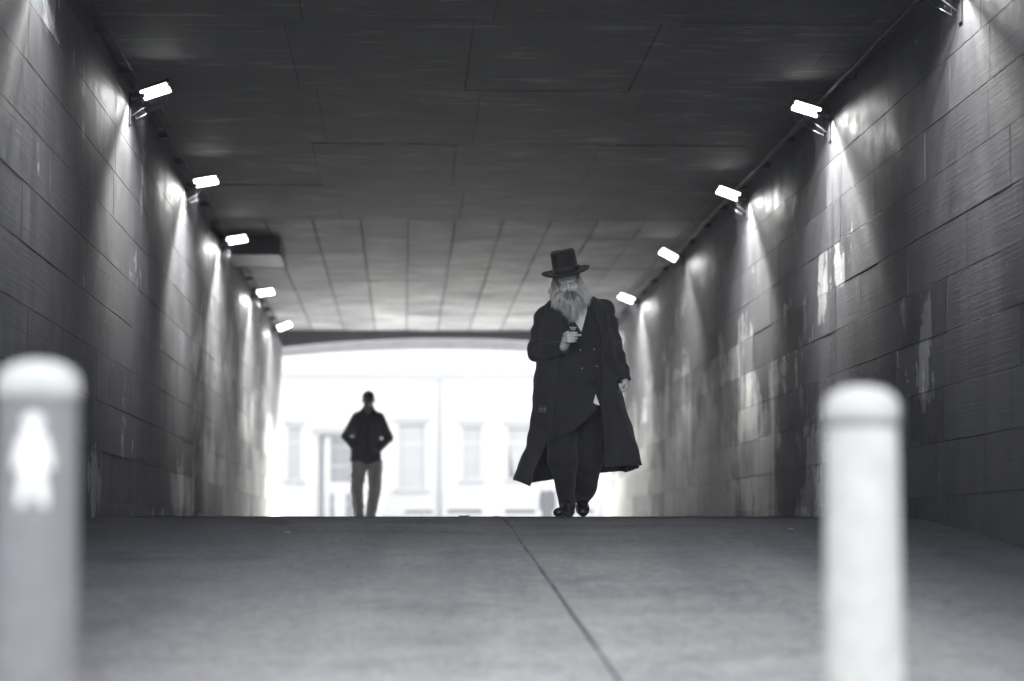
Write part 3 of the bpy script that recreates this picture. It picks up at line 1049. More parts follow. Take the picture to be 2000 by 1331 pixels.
# head
HRn = np.array(HR)
f.ell(hp(0, 0.015, 0.03), (0.077, 0.097, 0.088), HRn, 0.0)
f.ell(hp(0, -0.03, -0.04), (0.062, 0.066, 0.085), HRn, 0.03)
f.ell(hp(0, -0.045, -0.092), (0.046, 0.045, 0.034), HRn, 0.025)
f.cone(hp(0, 0.03, -0.06), 0.058, P(1112, 590, 0.0), 0.056, 0.03)
for sx in (-1, 1):
    f.ell(hp(sx * 0.041, -0.068, -0.036), (0.026, 0.026, 0.026), HRn, 0.02)
    f.cone(hp(sx * 0.010, -0.094, 0.016), 0.010, hp(sx * 0.05, -0.078, 0.018), 0.011, 0.012)
    f.ell(hp(sx * 0.032, -0.101, -0.005), (0.022, 0.024, 0.015), HRn, 0.008, 'sub')
    f.ell(hp(sx * 0.032, -0.0785, -0.005), (0.016, 0.013, 0.012), HRn, 0.004)
    f.cone(hp(sx * 0.019, -0.0885, 0.003), 0.004, hp(sx * 0.045, -0.084, 0.002), 0.004, 0.004)
    f.ell(hp(sx * 0.081, 0.012, -0.012), (0.012, 0.021, 0.034), HRn, 0.008)
    f.ell(hp(sx * 0.0135, -0.105, -0.047), (0.010, 0.011, 0.009), HRn, 0.006)
f.cone(hp(0, -0.088, 0.008), 0.0085, hp(0, -0.122, -0.042), 0.0135, 0.008)
f.cone(hp(-0.022, -0.096, -0.076), 0.004, hp(0.022, -0.096, -0.076), 0.004, 0.006, 'sub')
# right hand, closed round the telephone: four fingers across its back, thumb along its side
PH = Vector(P(1113, 656.5, -0.286))
f.ell(P(1101, 670, -0.262), (0.028, 0.032, 0.046), None, 0.02)
f.cone(WR, 0.027, P(1101, 675, -0.258), 0.028, 0.02)
for i, (py, ext) in enumerate(((659.0, 0), (664.3, 7), (669.7, 0.5), (675.0, -2))):
    k0 = P(1097.5 + 0.4 * i, py + 1.0, -0.282)
    k1 = P(1103 + 0.3 * i, py + 0.4, -0.314)
    k2 = P(1114 + 0.2 * i, py - 0.2, -0.3175)
    k3 = P(1121 + ext, py - 0.6 - (0.8 if ext > 3 else 0), -0.300 - (0.012 if ext > 3 else 0))
    f.cone(k0, 0.0105, k1, 0.0098, 0.006); f.cone(k1, 0.0098, k2, 0.009, 0.003); f.cone(k2, 0.009, k3, 0.0078, 0.003)
f.cone(P(1098, 671, -0.262), 0.014, P(1101, 658, -0.256), 0.011, 0.008); f.cone(P(1101, 658, -0.256), 0.011, P(1109, 653.5, -0.262), 0.0085, 0.004)
# left hand hanging, fingers loosely curled
f.ell(P(1222, 754, -0.035), (0.021, 0.030, 0.034), None, 0.015)
for i in range(4):
    y0 = -0.066 + 0.021 * i
    k0 = (PX(1223.0), y0, PZ(758)); k1 = (PX(1220.5), y0 - 0.004, PZ(764.5 - 0.4 * abs(i - 1.3))); k2 = (PX(1214.5), y0 - 0.002, PZ(766.5 - 0.6 * abs(i - 1.3))); k3 = (PX(1212.5), y0 + 0.003, PZ(761.5))
    f.cone(k0, 0.0102, k1, 0.0096, 0.006); f.cone(k1, 0.0096, k2, 0.0088, 0.003); f.cone(k2, 0.0088, k3, 0.0078, 0.003)
f.cone(P(1219, 751, -0.06), 0.012, P(1213.5, 756, -0.078), 0.0105, 0.008); f.cone(P(1213.5, 756, -0.078), 0.0105, P(1211.5, 762, -0.080), 0.0085, 0.004)
man = f.mesh('person', M['skin_pale'])
man.location = MAN
tag(man, 'bearded man in tall black hat and long open black coat looking at his phone', 'person')

# ---- coat
cz = [.20, .35, .50, .70, .90, 1.07, 1.20, 1.34, 1.42, 1.48, 1.525, 1.56]
cl = [1000, 1012, 1030, 1038, 1041, 1048, 1051, 1052, 1056, 1066, 1082, 1092]
cr = [1263, 1255, 1245, 1227, 1213, 1207, 1202, 1198, 1193, 1184, 1168, 1150]
cf_ = [-.22, -.215, -.21, -.20, -.19, -.18, -.17, -.15, -.13, -.105, -.08, -.06]
cb_ = [.34, .32, .29, .26, .23, .20, .19, .18, .17, .15, .13, .11]
ctab = [(z, PX(l), PX(r), a, b) for z, l, r, a, b in zip(cz, cl, cr, cf_, cb_)]
oz = [.15, .30, .45, .60, .80, .95, 1.08, 1.20, 1.30, 1.40, 1.48, 1.56]
ol = [1034, 1040, 1058, 1074, 1080, 1084, 1090, 1097, 1098, 1094, 1089, 1086]
orr = [1176, 1175, 1176, 1174, 1170, 1172, 1173, 1173, 1169, 1162, 1154, 1148]
otab = [(z, PX(a), PX(b)) for z, a, b in zip(oz, ol, orr)]
f = Field((-0.47, -0.36, 0.16), (0.55, 0.40, 1.60), 0.0052)
x, y, z = f.pts((slice(None),) * 3)
d, cx, cy = tube_d(x, y, z, ctab, 2.25)
ang = np.arctan2(x - cx, -(y - cy))                      # 0 = front
skirt = np.clip((0.95 - z) / 0.6, 0, 1)
fold = (np.sin(ang * 7 + 1.5 * np.sin(z * 4) + 0.6) * 0.016 + np.sin(ang * 13 + z * 5) * 0.006) * skirt
fold = fold + 0.004 * np.sin(x * 21 + z * 17 + 2 * np.sin(y * 9)) * np.sin(z * 23 + x * 8)
d = d + fold
xi_l, xi_r = interp(z, otab, 1), interp(z, otab, 2)
opening = np.minimum(np.minimum(x - xi_l, xi_r - x), (cy - 0.02) - y)
edge = np.minimum(np.abs(x - xi_l), np.abs(x - xi_r))
lap = (edge < (0.015 + 0.075 * np.clip((z - 1.10) / 0.3, 0, 1))) & (z > 1.10) & (y < cy)
d = d - 0.007 * lap
shell = np.abs(d + 0.006) - 0.006
shell = np.maximum(shell, np.where(z < 1.6, opening, shell))
# hem: lower on the side that swings out at the left front, and at the right rear
xp = x * S + 1118
hem_f = np.interp(xp, [1000, 1034, 1036, 1100, 1175, 1222, 1260], [(1013 - v) / S for v in (938, 953, 946, 940, 916, 913, 911)])
hem_b = np.interp(xp, [1000, 1036, 1075, 1175, 1222, 1230, 1256], [(1013 - v) / S for v in (936, 944, 938, 924, 920, 923, 913)])
hem = np.where(y < cy, hem_f, hem_b)
shell = np.maximum(shell, hem - z)
f.d = np.minimum(shell, 1.0).astype(np.float32) * 0.9
coat_f = f
f = Field((-0.47, -0.36, 0.16), (0.55, 0.40, 1.60), 0.0052)
# shoulders close over the top
f.cone(P(1074, 611, 0.03), 0.058, P(1100, 597, 0.05), 0.04, 0.02)
f.cone(P(1184, 600, 0.03), 0.056, P(1148, 590, 0.05), 0.04, 0.02)
# sleeves
E_R, C_R = P(1049, 688, 0.04), P(1095, 685.5, -0.222)
f.cone(P(1066, 620, 0.03), 0.078, E_R, 0.066, 0.03)
f.cone(E_R, 0.066, P(1072, 690, -0.10), 0.062, 0.02)
f.cone(P(1072, 690, -0.10), 0.062, C_R, 0.047, 0.015)
E_L, C_L = P(1202, 680, 0.05), P(1220, 742, -0.025)
f.cone(P(1182, 608, 0.03), 0.074, E_L, 0.061, 0.03)
f.cone(E_L, 0.061, C_L, 0.049, 0.012)
# sleeve creases
w = f.win(np.array((PX(1025), -0.3, 0.9)), np.array((PX(1105), 0.12, 1.42)), 0)
xx, yy, zz = f.pts(w)
f.d[w] += (0.005 * np.sin(zz * 55 + xx * 40 + yy * 28) * np.clip((PX(1110) - xx) / 0.15, 0, 1)).astype(np.float32)
w = f.win(np.array((PX(1190), -0.2, 0.9)), np.array((PX(1245), 0.2, 1.42)), 0)
xx, yy, zz = f.pts(w)
f.d[w] += (0.005 * np.sin(zz * 48 - xx * 34 + 1.2 * np.sin(yy * 20))).astype(np.float32) * np.clip((xx - PX(1190)) / 0.03, 0, 1).astype(np.float32)
f.d = np.minimum(f.d, coat_f.d)
# hollow cuffs
dirR = Vector(C_R) - Vector(P(1072, 690, -0.10)); dirR.normalize()
f.cone(C_R, 0.034, tuple(Vector(C_R) + dirR * 0.09), 0.036, 0.004, 'sub')
dirL = Vector(C_L) - Vector(E_L); dirL.normalize()
f.cone(tuple(Vector(C_L) - dirL * 0.005), 0.036, tuple(Vector(C_L) + dirL * 0.09), 0.038, 0.004, 'sub')
for c_, d_, rr in ((C_R, dirR, 0.06), (C_L, dirL, 0.06)):        # square the cuff ends
    e = Vector(c_) + d_ * 0.016
    w = f.win(np.array(e) - 0.09, np.array(e) + 0.09, 0)
    xx, yy, zz = f.pts(w)
    pl = -((xx - e.x) * d_.x + (yy - e.y) * d_.y + (zz - e.z) * d_.z)
    near_ = np.sqrt((xx - e.x) ** 2 + (yy - e.y) ** 2 + (zz - e.z) ** 2) < 0.085
    f.d[w] = np.where(near_, np.maximum(f.d[w], -pl), f.d[w])
# room for the neck
f.cone(P(1110, 605, 0.0), 0.060, P(1112, 560, -0.04), 0.085, 0.01, 'sub')
coat = f.mesh('coat', M['coat'], man)

# ---- waistcoat with a slanting hem, shirt front in the V
vtab = [(z, PX(l) + 0.035, PX(r) - 0.03, a + 0.012, b - 0.03) for z, l, r, a, b in
        zip([.50, .70, .90, 1.07, 1.20, 1.34, 1.42, 1.48, 1.53], [1048, 1048, 1050, 1052, 1054, 1056, 1060, 1070, 1084],
            [1200, 1202, 1202, 1200, 1198, 1194, 1188, 1178, 1162], [-.19, -.195, -.195, -.19, -.175, -.15, -.13, -.105, -.08], [.2, .2, .2, .19, .18, .17, .16, .14, .12])]
f = Field((-0.28, -0.24, 0.48), (0.34, 0.24, 1.56), 0.0052)
x, y, z = f.pts((slice(None),) * 3)
d, cx, cy = tube_d(x, y, z, vtab, 2.2)
d = d + 0.004 * np.sin(z * 31 + x * 14 + np.sin(x * 30)) * np.clip((1.2 - z) * 3, 0.2, 1)
xp = x * S + 1118
hemv = np.interp(xp, [1050, 1075, 1120, 1170, 1200], [.53, .535, .60, .775, .80])
d = np.maximum(d, hemv - z)
# the closing edge of the double-breasted front
d = d - 0.005 * ((xp < 1168 - (1.35 - z) * 4) & (y < cy))
vl = np.interp(z, [PZ(652), PZ(612), PZ(590)], [PX(1133), PX(1108), PX(1094)])
vr = np.interp(z, [PZ(652), PZ(612), PZ(590)], [PX(1134), PX(1145), PX(1148)])
vee = np.minimum(np.minimum(x - vl, vr - x), np.minimum(z - PZ(652), cy - 0.02 - y))
f.d = np.maximum(d, vee).astype(np.float32)
vest = f.mesh('waistcoat', M['vest'], man)
f = Field((-0.12, -0.20, 1.15), (0.16, 0.16, 1.54), 0.005)
x, y, z = f.pts((slice(None),) * 3)
d, cx, cy = tube_d(x, y, z, [(r[0], r[1], r[2], r[3] + 0.018, r[4]) for r in vtab], 2.2)
d = np.maximum(d, np.maximum(np.abs(x - 0.03) - 0.10, 1.17 - z))
f.d = (d + 0.0025 * np.sin(x * 120 + z * 30)).astype(np.float32)
f.mesh('shirt', M['shirt'], man)
def front_y(px, py, tab, p=2.2):
    """y of the garment front at that place"""
    X, Z = PX(px), PZ(py)
    lo_, hi_ = -0.4, 0.0
    for _ in range(30):
        m_ = (lo_ + hi_) / 2
        dd = tube_d(np.array([X]), np.array([m_]), np.array([Z]), tab, p)[0][0]
        if dd > 0: lo_ = m_
        else: hi_ = m_
    return lo_
for px, py in ((1131, 689), (1158, 687), (1134, 725), (1163, 720)):
    bm = bmesh.new()
    add_lathe(bm, [(0, 0.006), (0.005, 0.006), (0.0085, 0.0045), (0.0095, 0.002), (0.0085, 0), (0, 0)], 16)
    bm.transform(Matrix.Translation((PX(px), front_y(px, py, vtab) - 0.007, PZ(py))) @ Matrix.Rotation(R(90), 4, 'X'))
    bm_obj('button', bm, M['button'], vest, True)
# pale shirt tail showing under the waistcoat
yt = front_y(1161, 780, vtab) - 0.012
tv = [P(1160, 774, yt), P(1155.5, 791, yt - 0.004), P(1161, 794.5, yt - 0.006), P(1168, 796, yt - 0.002)]
tb = [(a, b + 0.006, c) for a, b, c in tv]
mesh_obj('shirt_tail', tv + tb, [(0, 1, 2), (0, 2, 3), (4, 6, 5), (4, 7, 6), (0, 4, 5, 1), (1, 5, 6, 2), (2, 6, 7, 3), (3, 7, 4, 0)], M['shirt'], man)

# ---- trousers
f = Field((-0.30, -0.30, 0.0), (0.34, 0.42, 0.98), 0.0052)
f.ell((0.02, 0.03, 0.86), (0.16, 0.13, 0.13), None, 0.0)
f.cone(P(1098, 790, 0.02), 0.115, P(1098, 900, -0.11), 0.100, 0.03)
f.cone(P(1098, 900, -0.11), 0.100, P(1106, 980, -0.02), 0.055, 0.03)
f.cone(P(1106, 980, -0.02), 0.055, P(1108, 996, -0.035), 0.054, 0.01)
f.cone(P(1146, 790, 0.03), 0.115, P(1149, 905, 0.04), 0.098, 0.03)
f.cone(P(1149, 905, 0.04), 0.098, P(1146, 948, 0.16), 0.085, 0.03)
f.cone(P(1146, 948, 0.16), 0.085, P(1143, 974, 0.27), 0.058, 0.02)
x, y, z = f.pts((slice(None),) * 3)
f.d += (0.006 * np.sin(z * 34 + x * 22 + 2 * np.sin(y * 12 + z * 9)) * np.sin(x * 17 + z * 7 + 1)).astype(np.float32)
f.mesh('trousers', M['trouser'], man)

# ---- shoes
def shoe(parent, heel, toe, lift, roll_, name='shoe'):
    """a laced leather shoe; heel and toe are ground points, lift raises the heel"""
    heel, toe = Vector(heel), Vector(toe)
    ax = (toe - heel); L_ = ax.length; ax.normalize()
    up = Vector((0, 0, 1)); side = ax.cross(up).normalized(); up = side.cross(ax).normalized()
    Mx = Matrix((side, ax, up)).transposed().to_4x4(); Mx.translation = heel
    g = Field((-0.07, -0.05, -0.01), (0.07, L_ + 0.04, 0.15), 0.004)
    g.cone((0, 0.02, 0.034), 0.036, (0, 0.10, 0.036), 0.034, 0.02)
    g.ell((0.002, L_ * 0.68, 0.030), (0.047, 0.085, 0.032), None, 0.03)
    g.ell((0.002, L_ - 0.035, 0.026), (0.040, 0.052, 0.028), None, 0.03)
    g.cone((0, 0.035, 0.06), 0.036, (0, 0.06, 0.09), 0.034, 0.02)
    g.cone((0, 0.10, 0.070), 0.026, (0, L_ * 0.62, 0.050), 0.022, 0.02)
    X_, Y_, Z_ = g.pts((slice(None),) * 3)
    g.d = np.maximum(g.d, 0.006 - Z_)
    upper = g.mesh(name, M['shoe'], parent)
    upper.data.transform(Mx)
    # welt and heel
    bm = bmesh.new()
    prof = []
    n = 28
    for i in range(n):
        a = 2 * math.pi * i / n
        yy = L_ / 2 + (L_ / 2 + 0.012) * math.sin(a)
        ww = 0.044 if yy > L_ * 0.45 else 0.036
        prof.append(((ww + 0.004) * math.cos(a) * (1 - 0.1 * (yy < 0.05)), yy))
    lo_ = [bm.verts.new((px, py, 0.0)) for px, py in prof]; hi_ = [bm.verts.new((px, py, 0.010)) for px, py in prof]
    for i in range(n):
        bm.faces.new((lo_[i], lo_[(i + 1) % n], hi_[(i + 1) % n], hi_[i]))
    bm.faces.new(lo_[::-1]); bm.faces.new(hi_)
    bm.transform(Mx)
    bm_obj('sole', bm, M['trouser'], upper)
    bm = bmesh.new()
    for q in range(4):
        yq = 0.105 + 0.022 * q; zq = 0.098 - 0.008 * q
        add_tube(bm, [(-0.02, yq, zq - 0.006), (0, yq + 0.002, zq), (0.02, yq, zq - 0.006)], 0.0022, 5)
    bm.transform(Mx)
    bm_obj('lace', bm, M['vest'], upper)
    return upper
shoe(man, P(1114, 1011, 0.0) , P(1087, 1011.5, -0.215), 0, 0)
shoe(man, (PX(1143), 0.36, 0.135), (PX(1142), 0.15, 0.014), 0, 0)

# ---- hat
hat_m = (Matrix.Translation(Vector(hp(0.0, 0.016, 0.066))) @ HR.to_4x4())
bm = bmesh.new()
nseg = 56
prof = [(0.0, 0.150), (0.060, 0.150), (0.078, 0.147), (0.086, 0.139), (0.0875, 0.120), (0.0875, 0.02), (0.090, 0.006), (0.100, 0.001),
        (0.140, 0.001), (0.157, 0.006), (0.164, 0.012), (0.169, 0.009), (0.168, 0.001), (0.160, -0.005), (0.140, -0.005), (0.09, -0.006), (0.082, 0.0), (0.080, 0.10), (0.0, 0.12)]
add_lathe(bm, prof, nseg, 1.0, 1.12)
for v in bm.verts:
    r_ = math.hypot(v.co.x, v.co.y / 1.12)
    if r_ > 0.095:
        a = math.atan2(v.co.y, v.co.x)
        v.co.z += (r_ - 0.095) * (0.06 * math.cos(a) ** 2 - 0.14 * math.sin(a) ** 2)       # sides lift a little, front and back dip
    if v.co.z > 0.13: v.co.z += 0.003 * math.sin(3 * math.atan2(v.co.y, v.co.x))
bm.transform(hat_m)
hat = bm_obj('hat', bm, M['hat'], man, True)
bm = bmesh.new()
add_lathe(bm, [(0.0885, 0.007), (0.0905, 0.009), (0.0900, 0.038), (0.0880, 0.040)], nseg, 1.0, 1.12)
bm.transform(hat_m)
bm_obj('hat_band', bm, M['band'], hat, True)
bm = bmesh.new()
add_box(bm, (0.083, -0.052, 0.024), (0.012, 0.05, 0.028), Matrix.Rotation(R(-35), 4, 'Z'), 0.004)
add_box(bm, (0.086, -0.050, 0.024), (0.012, 0.014, 0.032), Matrix.Rotation(R(-35), 4, 'Z'), 0.004)
bm.transform(hat_m)
bm_obj('hat_bow', bm, M['band'], hat)

# ---- glasses
gl = bmesh.new()
for sx in (-1, 1):
    ring = [Vector(hp(sx * 0.0325 + 0.0215 * math.cos(a), -0.1075 + 0.010 * abs(math.cos(a)) * (1 if math.cos(a) * sx > 0 else 0), -0.010 + 0.0125 * math.sin(a))) for a in [2 * math.pi * i / 24 for i in range(25)]]
    add_tube(gl, ring, 0.0014, 5, False)
    add_tube(gl, [hp(sx * 0.054, -0.098, 0.0), hp(sx * 0.078, -0.05, 0.002), hp(sx * 0.086, 0.01, 0.0)], 0.0013, 5)
add_tube(gl, [hp(-0.0115, -0.1085, -0.002), hp(0, -0.1125, 0.001), hp(0.0115, -0.1085, -0.002)], 0.0013, 5)
bm_obj('glasses', gl, M['wire'], man, True)
for sx in (-1, 1):       # lash line of the lowered lids
    bm = bmesh.new()
    add_tube(bm, [hp(sx * (0.018 + 0.028 * t), -0.0925 + 0.006 * (2 * t - 1) ** 2 + 0.003 * t, -0.0125 + 0.005 * (2 * t - 1) ** 2) for t in (0, .25, .5, .75, 1)], [0.0012, 0.0022, 0.0024, 0.0022, 0.0012], 6)
    bm_obj('lashes', bm, M['eye'], man, True)

# ---- beard, moustache, brows and side hair
rb = random.Random(21)
items = []
def bez(a, b, c, n=6):
    return [a * (1 - t) ** 2 + b * 2 * t * (1 - t) + c * t * t for t in [i / (n - 1) for i in range(n)]]
clumps = [(-1 + 2 * (k + 0.5) / 40 + rb.gauss(0, 0.02), rb.random(), rb.gauss(0, 0.013), rb.gauss(0, 0.010), rb.uniform(0.5, 1.15), rb.uniform(0.3, 1.5)) for k in range(40) for _ in range(3)]
for i in range(5400):
    cu, cd, cxo, cyo, cln, csh = rb.choice(clumps)
    u = max(-1, min(1, cu + rb.gauss(0, 0.018)))
    dep = max(0.0, min(1.0, cd ** 0.6 + rb.gauss(0, 0.08)))
    root = Vector(hp(0.073 * u, -0.086 * (1 - 0.75 * u * u) * (0.75 + 0.25 * dep) - 0.010, -0.066 - 0.044 * (1 - abs(u)) - 0.02 * rb.random() + 0.052 * abs(u) ** 1.5))
    ln = (0.100 + 0.048 * math.exp(-((u - 0.02) / 0.50) ** 2)) * cln * rb.uniform(0.75, 1.05)
    tip = Vector((root.x + 0.064 * u * abs(u) ** 0.4 + 0.016 + cxo + rb.gauss(0, 0.009), root.y - 0.015 + cyo + 0.03 * u * u, root.z - ln))
    mid = (root + tip) / 2 + Vector((0.050 * u * (1 if abs(u) > 0.2 else 0.5) + rb.gauss(0, 0.005), -0.052 * (1 - 0.5 * u * u) * dep + rb.gauss(0, 0.004), 0.008))
    pts = bez(root, mid, tip, 7)
    ph_ = 7 * cu + 5 * cd
    for k in range(1, 7):
        pts[k] = pts[k] + Vector((0.0045 * math.sin(k * 1.5 + ph_ * 3), 0.003 * math.cos(k * 1.5 + ph_ * 3), 0)) * (k / 6) + Vector((rb.gauss(0, 0.0022), rb.gauss(0, 0.0022), 0))
    core = math.exp(-((u + 0.02) / 0.22) ** 2)
    sh = (0.78 - 0.40 * core * (1 if rb.random() < 0.8 else 0.2)) * csh * rb.uniform(0.85, 1.15)
    items.append((pts, rb.uniform(0.0010, 0.0018), max(0.05, min(0.85, sh))))
for i in range(1100):     # moustache, darker, running down into the beard
    sx = rb.choice((-1, 1)); u = rb.random() ** 0.8
    root = Vector(hp(sx * (0.003 + 0.030 * u), -0.112 + 0.016 * u, -0.060 - 0.010 * u + rb.gauss(0, 0.003)))
    tip = Vector(hp(sx * (0.018 + 0.048 * u) + rb.gauss(0, 0.005), -0.122 + 0.024 * u, -0.100 - 0.026 * u + rb.gauss(0, 0.012)))
    mid = (root + tip) / 2 + HR @ Vector((sx * 0.010 * u, -0.014, 0.008 * u))
    items.append((bez(root, mid, tip, 5), rb.uniform(0.0010, 0.0017), (0.17 + 0.22 * u) * rb.uniform(0.4, 1.6)))
beard = strands('beard', items, man)
items = []
for i in range(420):      # brows
    sx = rb.choice((-1, 1)); u = rb.random()
    root = Vector(hp(sx * (0.010 + 0.040 * u), -0.103 + 0.012 * u, 0.016 + 0.004 * math.sin(3 * u)))
    tip = root + HR @ Vector((sx * 0.010, -0.004, 0.003 - 0.006 * u))
    items.append((bez(root, (root + tip) / 2 + HR @ Vector((0, -0.003, 0.002)), tip, 4), 0.0011, 0.09 * rb.uniform(0.7, 1.6)))
for i in range(1500):     # hair beside the ears, fuller and longer on the right of the picture
    sx = 1 if rb.random() < 0.62 else -1
    u, v = rb.random(), rb.random()
    root = Vector(hp(sx * (0.078 + 0.006 * rb.random()), -0.045 + 0.115 * u, 0.045 - 0.055 * v))
    ln = (0.20 if sx > 0 else 0.13) * rb.uniform(0.5, 1.0)
    tip = Vector((root.x + sx * (0.016 if sx > 0 else 0.004) + rb.gauss(0, 0.010), root.y - 0.008 + rb.gauss(0, 0.012), root.z - ln))
    mid = (root + tip) / 2 + Vector((sx * 0.020 + rb.gauss(0, 0.005), rb.gauss(0, 0.006), 0.01))
    pts = bez(root, mid, tip, 7)
    for k in range(1, 7): pts[k] = pts[k] + Vector((0.004 * math.sin(k * 1.7 + 6 * u), 0.003 * math.cos(k * 1.7 + 6 * u), 0))
    items.append((pts, rb.uniform(0.0011, 0.0019), (0.60 if sx > 0 else 0.45) * rb.uniform(0.6, 1.25)))
for i in range(60):       # one thin dark side curl on the left of the picture
    o_ = Vector((rb.gauss(0, 0.0022), rb.gauss(0, 0.003), 0))
    base = Vector(hp(-0.085, -0.035, 0.03))
    pts = [base + o_ + Vector((0.004 - 0.016 * math.sin(t * 2.6), 0, -0.135 * t)) + Vector((0.018 * max(0, t - 0.75) * 4, 0, 0)) for t in [k / 8 for k in range(9)]]
    items.append((pts, 0.0014, 0.07))
strands('hair', items, man)

# ---- small printed tag on the coat's front panel
yt = -0.30
def coat_y(px, py):
    return front_y(px, py, ctab, 2.25)
c4 = [(1050.5, 795), (1066, 798), (1064.5, 812), (1048, 808)]
tv = [P(a, b, coat_y(a, b) - 0.017) for a, b in c4]
tb = [(a, b + 0.010, c) for a, b, c in tv]
tagp = mesh_obj('cloth_tag', tv + tb, [(0, 1, 2, 3), (7, 6, 5, 4), (0, 4, 5, 1), (1, 5, 6, 2), (2, 6, 7, 3), (3, 7, 4, 0)], M['patch'], coat)
def on_tag(u, v, lift=0.0015):
    a = Vector(tv[0]) * (1 - u) * (1 - v) + Vector(tv[1]) * u * (1 - v) + Vector(tv[2]) * u * v + Vector(tv[3]) * (1 - u) * v
    return a + Vector((0, -lift, 0))
bm = bmesh.new()
def quad(a, b, w):
    a, b = Vector(a), Vector(b)
    pa, pb = on_tag(*a), on_tag(*b)
    add_tube(bm, [pa, pb], w, 4)
for a, b in (((.16, .62), (.19, .36)), ((.19, .36), (.27, .60)), ((.27, .60), (.33, .38)), ((.38, .38), (.42, .62)), ((.50, .38), (.42, .62))):
    quad(a, b, 0.0011)
ringp = [on_tag(.76 + .11 * math.cos(t), .48 + .2 * math.sin(t)) for t in [2 * math.pi * i / 14 for i in range(15)]]
add_tube(bm, ringp, 0.0016, 4, False)
quad((.72, .5), (.82, .46), 0.0028)
quad((.12, .84), (.9, .86), 0.0009)
bm_obj('printed_marks', bm, M['patch_mark'], coat)

# ---- the phone in his hand
bm = bmesh.new()
add_box(bm, (0, 0, 0), (0.056, 0.012, 0.112), None, 0.005)
ph = bm_obj('mobile_phone', bm, M['phone'])
ph.location = MAN + PH + Vector((0, -0.0045, -0.022))
ph.rotation_euler = (R(9), R(4), 0)
tag(ph, 'small dark mobile phone held up in the hatted man\'s hand', 'phone')
bm = bmesh.new()
add_box(bm, (0, 0, 0.0545), (0.050, 0.0135, 0.004), None, 0.001)
add_box(bm, (0, -0.0065, 0.043), (0.036, 0.0015, 0.006), None, 0.0004)
bm_obj('metal_rim', bm, M['phone_edge'], ph)
bm = bmesh.new()
add_box(bm, (0, 0.0065, 0.002), (0.048, 0.001, 0.09))
bm_obj('screen', bm, M['eye'], ph)

# ================================================================== the man behind, hands in jacket pockets
S2 = 147.6
YM2 = 32.0
G2 = ground_z(YM2) + 0.013
def Q(px, py, y): return ((px - 715) / S2, y, (1053 - py) / S2 + CZ - G2)
f = Field((-0.40, -0.30, -0.01), (0.40, 0.35, 1.84), 0.008)
f.cone(Q(716, 890, 0.02), 0.11, Q(716, 825, 0.02), 0.12, 0.0)
f.cone(Q(697, 815, 0.02), 0.05, Q(738, 815, 0.02), 0.05, 0.05)
f.cone(Q(718, 812, 0.02), 0.06, Q(718, 795, 0.0), 0.055, 0.03)
hc = Vector(Q(718.5, 782.5, -0.01))
f.ell(tuple(hc + Vector((0, 0.015, 0.03))), (0.076, 0.095, 0.085), None, 0.0)
f.ell(tuple(hc + Vector((0, -0.03, -0.045))), (0.060, 0.064, 0.080), None, 0.03)
f.cone(tuple(hc + Vector((0, -0.09, 0.0))), 0.010, tuple(hc + Vector((0, -0.115, -0.035))), 0.014, 0.01)
for sx in (-1, 1):
    f.ell(tuple(hc + Vector((sx * 0.031, -0.1, -0.003))), (0.018, 0.018, 0.014), None, 0.01, 'sub')
    f.ell(tuple(hc + Vector((sx * 0.08, 0.01, -0.015))), (0.012, 0.02, 0.032), None, 0.008)
f.cone(tuple(hc + Vector((-0.022, -0.096, -0.078))), 0.006, tuple(hc + Vector((0.022, -0.096, -0.078))), 0.006, 0.006, 'sub')
for sh, el, ha in ((Q(695, 818, 0.02), Q(676, 855, 0.05), Q(694, 878, -0.10)), (Q(741, 818, 0.02), Q(757, 857, 0.05), Q(738, 880, -0.10))):
    f.cone(sh, 0.045, el, 0.036, 0.02); f.cone(el, 0.036, ha, 0.027, 0.01)
    h0 = Vector(ha); sx = 1 if h0.x < 0 else -1
    f.ell(tuple(h0 + Vector((sx * 0.03, -0.01, -0.02))), (0.04, 0.02, 0.035), None, 0.01)
    for k in range(4):
        f.cone(tuple(h0 + Vector((sx * 0.055, -0.012, -0.000 - 0.018 * k))), 0.0095, tuple(h0 + Vector((sx * 0.095, -0.004, -0.018 - 0.018 * k))), 0.0085, 0.004)
    f.cone(tuple(h0 + Vector((sx * 0.02, -0.02, 0.01))), 0.012, tuple(h0 + Vector((sx * 0.065, -0.028, 0.022))), 0.010, 0.006)
for hip, kn, an in ((Q(703, 905, 0.02), Q(698, 955, -0.06), Q(705, 1016, 0.20)), (Q(730, 905, 0.02), Q(731, 958, -0.10), Q(724, 1018, -0.16))):
    f.cone(hip, 0.07, kn, 0.05, 0.03); f.cone(kn, 0.05, an, 0.035, 0.01); f.cone(an, 0.035, (an[0], an[1] - 0.12, 0.045), 0.03, 0.02)
m2 = f.mesh('person', M['skin_mid'])
m2.location = (-0.493, YM2, G2)
tag(m2, 'man in dark jacket and grey trousers farther back, hands in his pockets', 'person')
